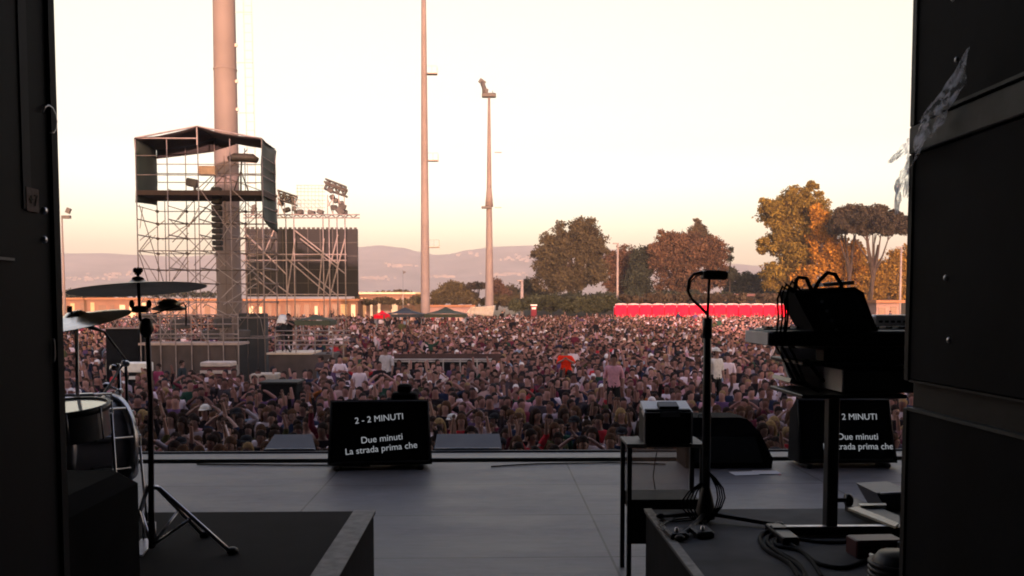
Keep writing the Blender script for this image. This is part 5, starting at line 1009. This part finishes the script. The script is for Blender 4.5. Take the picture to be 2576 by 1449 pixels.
def classify(vs, fs, V, E, bone):
    A = np.array([V[a][0] for a, b in E]); B = np.array([V[b][0] for a, b in E]); names = [bone[e_] for e_ in E]
    rad = np.array([(max(V[a][1]) + max(V[b][1])) / 2 for a, b in E]); X = np.array(vs); out = []
    C = np.array([X[list(f)].mean(0) for f in fs]); AB = B - A; L = (AB ** 2).sum(1)
    for c in C:
        u = np.clip(((c - A) * AB).sum(1) / L, 0, 1); d = np.linalg.norm(A + AB * u[:, None] - c, axis=1) - rad * .8; out.append(names[int(d.argmin())])
    return out, C
def shell(vs, fs, ns, keep, off, taper=None):
    use = sorted({i for f, k in zip(fs, keep) if k for i in f}); mp = {i: j for j, i in enumerate(use)}
    pv = [Vector(vs[i]) + Vector(ns[i]) * (off(vs[i]) if callable(off) else off) for i in use]
    return pv, [tuple(mp[i] for i in f) for f, k in zip(fs, keep) if k]
def mesh_of(name, pv, pf, mats, idx=None):
    me = bpy.data.meshes.new(name); me.from_pydata([tuple(p) for p in pv], [], pf)
    for m_ in mats: me.materials.append(m_)
    me.polygons.foreach_set('use_smooth', [True] * len(pf))
    if idx: me.polygons.foreach_set('material_index', idx)
    me.update(); return me
LIB = {}
def build_pose(pose, seated=False):
    V, E, bone = skeleton(pose, seated); vs, fs, ns = skin_mesh(V, E, 2); cls, C = classify(vs, fs, V, E, bone)
    body = MB(); body.add(vs, fs, True); nb = len(fs)
    # fingers, thumb, nose, ears, eyes
    for s_, arm in ((1, POSES[pose][0]), (-1, POSES[pose][1])):
        w_ = Vector((s_ * arm[1][0], arm[1][1], arm[1][2])); h_ = Vector((s_ * arm[2][0], arm[2][1], arm[2][2])); d = (h_ - w_).normalized(); sd = d.cross(Vector((0, 1, 0))).normalized()
        for k, L in enumerate((.055, .066, .07, .062)):
            b = h_ + sd * (.020 - .0135 * k) - d * .005; body.tube([b, b + d * L * .5 + Vector((0, -.004, 0)), b + d * L + Vector((0, -.014, 0))], [.0095, .0085, .006], 6)
        b = h_ - d * .045 + sd * .022; body.tube([b, b + (d * .6 + sd * .8).normalized() * .035, b + (d * .9 + sd * .5).normalized() * .06], [.011, .010, .007], 6)
    body.add([(-.014, -.095, 1.605), (.014, -.095, 1.605), (0, -.126, 1.608), (0, -.098, 1.65)], [(0, 1, 2), (1, 3, 2), (3, 0, 2)], True)
    for s_ in (-1, 1): body.ball((s_ * .088, 0, 1.625), (.014, .02, .03), 6, 4)
    n1 = len(body.f)
    for s_ in (-1, 1): body.ball((s_ * .032, -.094, 1.645), (.013, .008, .008), 6, 4)
    n2 = len(body.f); body.add([(-.024, -.104, 1.572), (.024, -.104, 1.572), (.02, -.103, 1.564), (-.02, -.103, 1.564)], [(0, 1, 2, 3)])
    idx = [0] * n1 + [1] * (n2 - n1) + [2]
    me = mesh_of('person', body.v, body.f, [skinm, eyem, M('lips', (.25, .09, .08), .5)], idx)
    sh = lambda *names: [c in names for c in cls]
    tee = [(c == 'torso' and p[2] < 1.46) or (c == 'hip' and p[2] > .9) or c == 'upper' for c, p in zip(cls, C)]
    lng = [a or c == 'fore' for a, c in zip(tee, cls)]
    out = {'body': me}
    off = lambda p: .013 + .012 * noise.noise(Vector(p) * 9) + .012 * max(0, 1.2 - p[2])
    pv, pf = shell(vs, fs, ns, tee, off); out['tee'] = mesh_of('shirt', pv, pf, [clothm])
    pv, pf = shell(vs, fs, ns, lng, off); out['long'] = mesh_of('shirt', pv, pf, [clothm])
    pv, pf = shell(vs, fs, ns, [c in ('hip', 'thigh') or (c == 'torso' and p[2] < .98) or (c == 'shin' and p[2] > .12) for c, p in zip(cls, C)], .014); out['trousers'] = mesh_of('trousers', pv, pf, [clothm])
    hk = [c == 'head' and (p[2] > 1.69 or (p[1] > -.035 and p[2] > 1.575)) for c, p in zip(cls, C)]
    pv, pf = shell(vs, fs, ns, hk, lambda p: .012 + .012 * noise.noise(Vector(p) * 22))
    hd = MB(); hd.add(pv, pf, True); hd.ball((0, .018, 1.682), (.097, .104, .106), 12, 8); pv, pf = hd.v, hd.f; out['short'] = mesh_of('hair', pv, pf, [hairm])
    m = MB(); m.add(pv, pf, True); m.tube([(0, .07, 1.70), (0, .105, 1.58), (0, .12, 1.45), (0, .115, 1.32)], [.085, .09, .085, .04], 10)
    for s_ in (-1, 1): m.tube([(s_ * .075, .0, 1.70), (s_ * .095, -.005, 1.6), (s_ * .10, -.02, 1.48), (s_ * .09, -.03, 1.38)], [.03, .035, .03, .012], 8)
    out['longhair'] = mesh_of('hair', m.v, m.f, [hairm])
    m = MB(); m.add(pv, pf, True); m.ball((0, .07, 1.80), .055, 10, 6); out['bun'] = mesh_of('hair', m.v, m.f, [hairm])
    m = MB(); m.lathe([(.112, -.01), (.112, .03), (.09, .075), (.04, .10), (0, .105)], (0, .005, 1.69), (0, 0, 1), 16); m.prism([(-.075, -.09, 1.692), (.075, -.09, 1.692), (.055, -.18, 1.675), (-.055, -.18, 1.675)], (0, 0, .012)); out['cap'] = mesh_of('cap', m.v, m.f, [clothm])
    return out
for p_ in PK: LIB[p_] = build_pose(p_)
LIB['sitting'] = build_pose('clapping', True)
SH = [('black', (.016, .012, .016), 22), ('white', (.72, .62, .66), 11), ('dark grey', (.07, .055, .065), 9), ('maroon', (.13, .02, .04), 12), ('navy', (.02, .03, .07), 7), ('pink', (.55, .30, .34), 5), ('red', (.45, .03, .04), 4), ('purple', (.11, .06, .14), 5), ('olive', (.08, .08, .035), 5), ('dark green', (.02, .06, .04), 5), ('beige', (.42, .29, .26), 6), ('light grey', (.36, .30, .34), 6), ('orange', (.5, .16, .04), 1), ('pale blue', (.26, .33, .42), 2)]
HR = [('short dark hair', 'short', (.02, .013, .011), 30), ('long dark hair', 'longhair', (.025, .014, .011), 26), ('brown hair', 'short', (.07, .035, .02), 14), ('long brown hair', 'longhair', (.08, .04, .024), 12), ('fair hair', 'longhair', (.26, .17, .08), 5), ('a hair bun', 'bun', (.03, .018, .013), 6), ('a dark cap', 'cap', (.02, .02, .025), 5), ('a white cap', 'cap', (.7, .68, .66), 3)]
SKT = [(.33, .18, .15), (.25, .135, .115), (.40, .235, .20), (.16, .085, .07), (.29, .16, .135)]
TR = [(.03, .035, .06), (.02, .02, .022), (.10, .13, .2), (.3, .26, .2)]
PZ = dict(zip(PK, (50, 6, 7, 9, 8, 4, 10)))
rp = random.Random(99)
def pick(L, rr): return rr.choices(L, [l[-1] for l in L])[0]
def person(loc, rz, scale, pose, sh, hr, skin, tr, sleeve, label, lib=None, group='people in the front rows of the crowd'):
    L = LIB[lib or pose]; b = bpy.data.objects.new('person', L['body']); COL.objects.link(b); b.location = loc; b.rotation_euler = (0, 0, rz); b.scale = (scale,) * 3; b.color = (*skin, 1)
    tag(b, label, 'person', group)
    for nm, key, col in (('shirt', sleeve, sh), ('trousers', 'trousers', tr), ('cap' if hr[1] == 'cap' else 'hair', hr[1], hr[2])):
        c = bpy.data.objects.new(nm, L[key]); COL.objects.link(c); c.parent = b; c.color = (*col, 1)
        if key == 'cap':
            pass
    if hr[1] == 'cap':
        c = bpy.data.objects.new('hair', L['short']); COL.objects.link(c); c.parent = b; c.color = (.02, .014, .012, 1); c.scale = (.97, .97, .985)
    return b
ZONES = [(0, 345, 'beside drum kit'), (345, 600, 'near cymbal stand'), (600, 815, 'behind left grey speaker'), (815, 1085, 'behind centre lyric screen'), (1085, 1270, 'behind middle grey speaker'), (1270, 1430, 'before left bare edge'), (1430, 1600, 'before right bare edge'), (1600, 1760, 'behind small amplifier'), (1760, 1950, 'behind floor monitor'), (1950, 2600, 'by the keyboards')]
ORD = ['front', 'second', 'third', 'fourth', 'fifth', 'sixth', 'seventh', 'eighth', 'ninth', 'tenth', 'eleventh', 'twelfth', 'thirteenth', 'fourteenth', 'fifteenth', 'sixteenth', 'seventeenth']
SPOTS = []; ROWS = []; used = set()
y_ = 13.9; row = 0
while len(SPOTS) < 291 and row < 17:
    x_ = xat(172, y_) + rp.uniform(0, .3)
    while x_ < xat(2268, y_) and len(SPOTS) < 291:
        SPOTS.append((x_, y_ + rp.uniform(-.14, .14), row)); x_ += rp.uniform(.44, .64) * (1 + .015 * row)
    y_ += rp.uniform(.60, .72); row += 1
YFRONT = y_
# a few people the photograph picks out, on somebody's shoulders or in bright clothes
SPECIAL = []
def pxof(x, Y): return 1288 + F * math.tan(math.atan2(x, Y) - (-YAW)) if False else (1235 + F * x / Y)
for (x_, yy, rw) in SPOTS:
    px = pxof(x_, yy); zone = next(z for a, b, z in ZONES if a <= px < b or b == 2600)
    for _ in range(60):
        sh, hr = pick(SH, rp), pick(HR, rp); pose = rp.choices(PK, [PZ[k] for k in PK])[0]
        lab = f"{hr[0]}, {sh[0]} shirt, {pose}, {ORD[rw]} row {zone}"
        if lab not in used: break
    used.add(lab)
    person((x_, yy, FIELD), rp.gauss(0, .35), rp.uniform(.93, 1.08), pose, sh[1], hr, rp.choice(SKT), rp.choice(TR), 'long' if rp.random() < .22 else 'tee', lab)
dk = HR[0]
for (px, py, Y_, colr, lab, pose, lib, skn, elev) in (
    (1424, 872, 29.0, (.85, .035, .01), 'person in bright orange-red top lifted above the crowd on shoulders', 'clapping', 'sitting', SKT[0], 1),
    (1545, 892, 23.5, (.60, .30, .38), 'person in pale pink shirt standing above the crowd right of the orange-red one', 'arms at the sides', None, SKT[1], 1),
    (1803, 876, 25.0, (.78, .72, .70), 'person in long white shirt raised above the crowd beside the straight stand', 'arms at the sides', None, SKT[0], 1),
    (1050, 905, 29.5, (.75, .66, .68), 'person in white shirt with arms lifted before the crowd barrier at left', 'both arms raised', None, SKT[2], 0),
    (1093, 915, 28.6, (.62, .50, .50), 'person in pale top with hands on head before the crowd barrier', 'hands on head', None, SKT[2], 0),
    (1245, 895, 29.5, (.74, .66, .68), 'person in white top raising one arm at right end of the barrier', 'one arm raised', None, SKT[2], 0),
    (970, 872, 30.0, (.50, .46, .50), 'tall person in light grey at the left end of the crowd barrier', 'arms at the sides', None, SKT[1], 1)):
    z = W(px, py, Y_).z; x_ = xat(px, Y_); foot = z - (1.76 if pose != 'both arms raised' and pose != 'one arm raised' else 1.80)
    if elev == 0: foot = FIELD + .12
    b = person((x_, Y_, max(foot, FIELD)), rp.gauss(0, .2), 1.0, pose, colr, dk if px != 1803 else HR[7], skn, TR[1], 'tee', lab, lib, group='people standing out of the crowd')
    if foot > FIELD + .2:
        if lib: person((x_, Y_ - .06, FIELD - .05), 0, 1.0, 'arms at the sides', (.03, .03, .04), HR[0], SKT[1], TR[1], 'tee', 'dark dressed person carrying the orange-red dressed person on shoulders', None, group='people standing out of the crowd')
        else:
            o = MB().box((x_, Y_, (FIELD + foot) / 2), (.6, .5, foot - FIELD), None, .02).build('crate', black, None, origin=(x_, Y_, FIELD)); tag(o, {1545: 'dark crate under the person in pale pink', 1803: 'dark crate under the person in the long white shirt', 970: 'dark crate under the tall light grey person'}[px], 'crate')
# technicians in the mixing area and on the camera platform
for (px, Y_, z, colr, lab, pose) in ((455, 36.5, FIELD, (.03, .04, .05), 'person in dark shirt working in the mixing area', 'arms at the sides'), (725, 40.9, zd, (.02, .02, .02), 'camera operator in black on the raised platform', 'clapping'), (318, 34, FIELD, (.10, .13, .13), 'person in grey-green shirt at the white covered table', 'clapping'), (395, 34.5, FIELD, (.35, .05, .12), 'person in dark pink behind the mixing table', 'arms at the sides'), (482, 30, FIELD, (.62, .40, .42), 'person in pink shirt in front of the mixing area', 'arms at the sides')):
    person((xat(px, Y_), Y_, z), rp.gauss(0, .6), 1.0, pose, colr, HR[0], SKT[1], TR[1], 'tee', lab, None, group='crew in the mixing area')

# ---- everyone else: one mass of people, far too many to count
def crowd():
    protos = {}
    for lod, sub in (('near', 1), ('far', 0)):
        L = []
        for pz in PK:
            V, E, bone = skeleton(pz); vs, fs, ns = skin_mesh(V, E, sub); cls, C = classify(vs, fs, V, E, bone)
            kind = []
            for c, p in zip(cls, C):
                if c == 'head' and (p[2] > 1.69 or (p[1] > -.03 and p[2] > 1.56)): kind.append(2)
                elif c in ('torso', 'upper') and p[2] < 1.47 or c == 'upper': kind.append(1)
                elif c in ('hip', 'thigh', 'shin'): kind.append(3)
                else: kind.append(0)
            X = np.array(vs); N_ = np.array(ns); 
            tri = []; kd = []; X = X + N_ * .010
            hb = MB().ball((0, .018, 1.682), (.097, .104, .106), *((8, 5) if sub else (6, 4))); fs = fs + [tuple(i + len(X) for i in f) for f in hb.f]; kind += [2] * len(hb.f); X = np.vstack([X, np.array([list(p) for p in hb.v])])
            for f, k in zip(fs, kind):
                for q in range(1, len(f) - 1): tri.append((f[0], f[q], f[q + 1])); kd.append(k)
            L.append((X, np.array(tri), np.array(kd)))
        protos[lod] = L
    rs = np.random.RandomState(5); VV = []; FF = []; CC = []; off = 0
    shc = np.array([s_[1] for s_ in SH]); shw = np.array([s_[2] for s_ in SH], float); shw[1] *= 2.7; shw[5] *= 2.2; shw[11] *= 1.3; shw[0] *= 1.8; shw[2] *= 1.4; shw /= shw.sum(); hrc = np.array([h[2] for h in HR]); hrw = np.array([h[3] for h in HR], float); hrw[7] *= 1.6; hrw /= hrw.sum()
    pw = np.array([PZ[k] for k in PK], float); pw[3] *= 1.5; pw[2] *= 1.3; pw[5] *= 1.4; pw /= pw.sum(); cnt = 0
    Y = 14.0
    while Y < 107:
        step = .66 + .0065 * Y; X = xat(40, Y) - 7; XE = xat(2400, Y) + 7; gap = .50 + .0062 * Y
        while X < XE:
            X += gap * rs.uniform(.75, 1.35); yy = Y + rs.uniform(-.25, .25); px = pxof(X, yy)
            if Y < YFRONT and 160 < px < 2275: continue
            if 258 < px < 880 and 31.5 < yy < 47 and not (px > 800 and rs.rand() < .6): continue
            if 300 < px < 960 and 47 <= yy < 60 and rs.rand() < .5: continue
            if 640 < px < 752 and 22.9 < yy < 25.2: continue
            if 975 < px < 1250 and (36.3 < yy < 41.5 or (33 < yy <= 36.3 and rs.rand() < .35)): continue
            if abs(px - 1424) < 14 and 28.3 < yy < 29.3: continue
            if yy > 78 and 930 < px < 1180 and rs.rand() < .75: continue
            L = protos['near' if yy < 36 else 'far']; v, f, k = L[rs.choice(len(PK), p=pw)]
            s_ = rs.uniform(.92, 1.08); a = rs.normal(0, .4); up = 0
            if rs.rand() < .012 and yy > 25: up = .55
            c_, n__ = math.cos(a) * s_, math.sin(a) * s_
            q = np.empty_like(v); q[:, 0] = v[:, 0] * c_ - v[:, 1] * n__ + X; q[:, 1] = v[:, 0] * n__ + v[:, 1] * c_ + yy; q[:, 2] = v[:, 2] * s_ + gz(yy) + up
            pal = np.array([SKT[rs.randint(5)], shc[rs.choice(len(SH), p=shw)] * rs.uniform(.75, 1.2), hrc[rs.choice(len(HR), p=hrw)], TR[rs.randint(4)]])
            VV.append(q); FF.append(f + off); CC.append(pal[k]); off += len(v); cnt += 1
        Y += step * rs.uniform(.9, 1.1)
    V_ = np.concatenate(VV); F_ = np.concatenate(FF); C_ = np.concatenate(CC); n = len(F_)
    me = bpy.data.meshes.new('crowd'); me.vertices.add(len(V_)); me.loops.add(3 * n); me.polygons.add(n)
    me.vertices.foreach_set('co', V_.ravel()); me.loops.foreach_set('vertex_index', F_.ravel()); me.polygons.foreach_set('loop_start', np.arange(0, 3 * n, 3)); me.polygons.foreach_set('loop_total', np.full(n, 3)); me.polygons.foreach_set('use_smooth', np.ones(n, bool))
    at = me.attributes.new('garment', 'FLOAT_COLOR', 'FACE'); at.data.foreach_set('color', np.hstack([np.clip(C_ * np.array([1.0, .95, 1.03]), 0, .85), np.ones((n, 1))]).ravel()); me.update()
    m = bpy.data.materials.new('crowd_clothes'); m.use_nodes = True; b = m.node_tree.nodes['Principled BSDF']; b.inputs['Roughness'].default_value = .85; b.inputs['Specular IOR Level'].default_value = .15
    a = m.node_tree.nodes.new('ShaderNodeAttribute'); a.attribute_name = 'garment'; m.node_tree.links.new(a.outputs['Color'], b.inputs['Base Color']); me.materials.append(m)
    o = bpy.data.objects.new('crowd', me); COL.objects.link(o); struct(o, 'stuff'); tag(o, 'dense concert crowd filling the field behind the front rows', 'crowd'); print('crowd', cnt, 'faces', n, 'individual', len(SPOTS), 'rows to', YFRONT)
crowd()

# ------------------------------------------------------------------ haze over the whole scene
hz = MB().bb(-5800, 5800, -380, 4900, FIELD - 1, 330).build('haze', bpy.data.materials.new('air')); struct(hz, 'stuff'); tag(hz, 'thin pinkish evening haze over the field and hills', 'haze')
m = hz.data.materials[0]; m.use_nodes = True; m.node_tree.nodes.clear(); o_ = m.node_tree.nodes.new('ShaderNodeOutputMaterial'); v_ = m.node_tree.nodes.new('ShaderNodeVolumePrincipled')
v_.inputs['Color'].default_value = (.90, .87, .91, 1); v_.inputs['Density'].default_value = .0004; m.node_tree.links.new(v_.outputs[0], o_.inputs['Volume'])
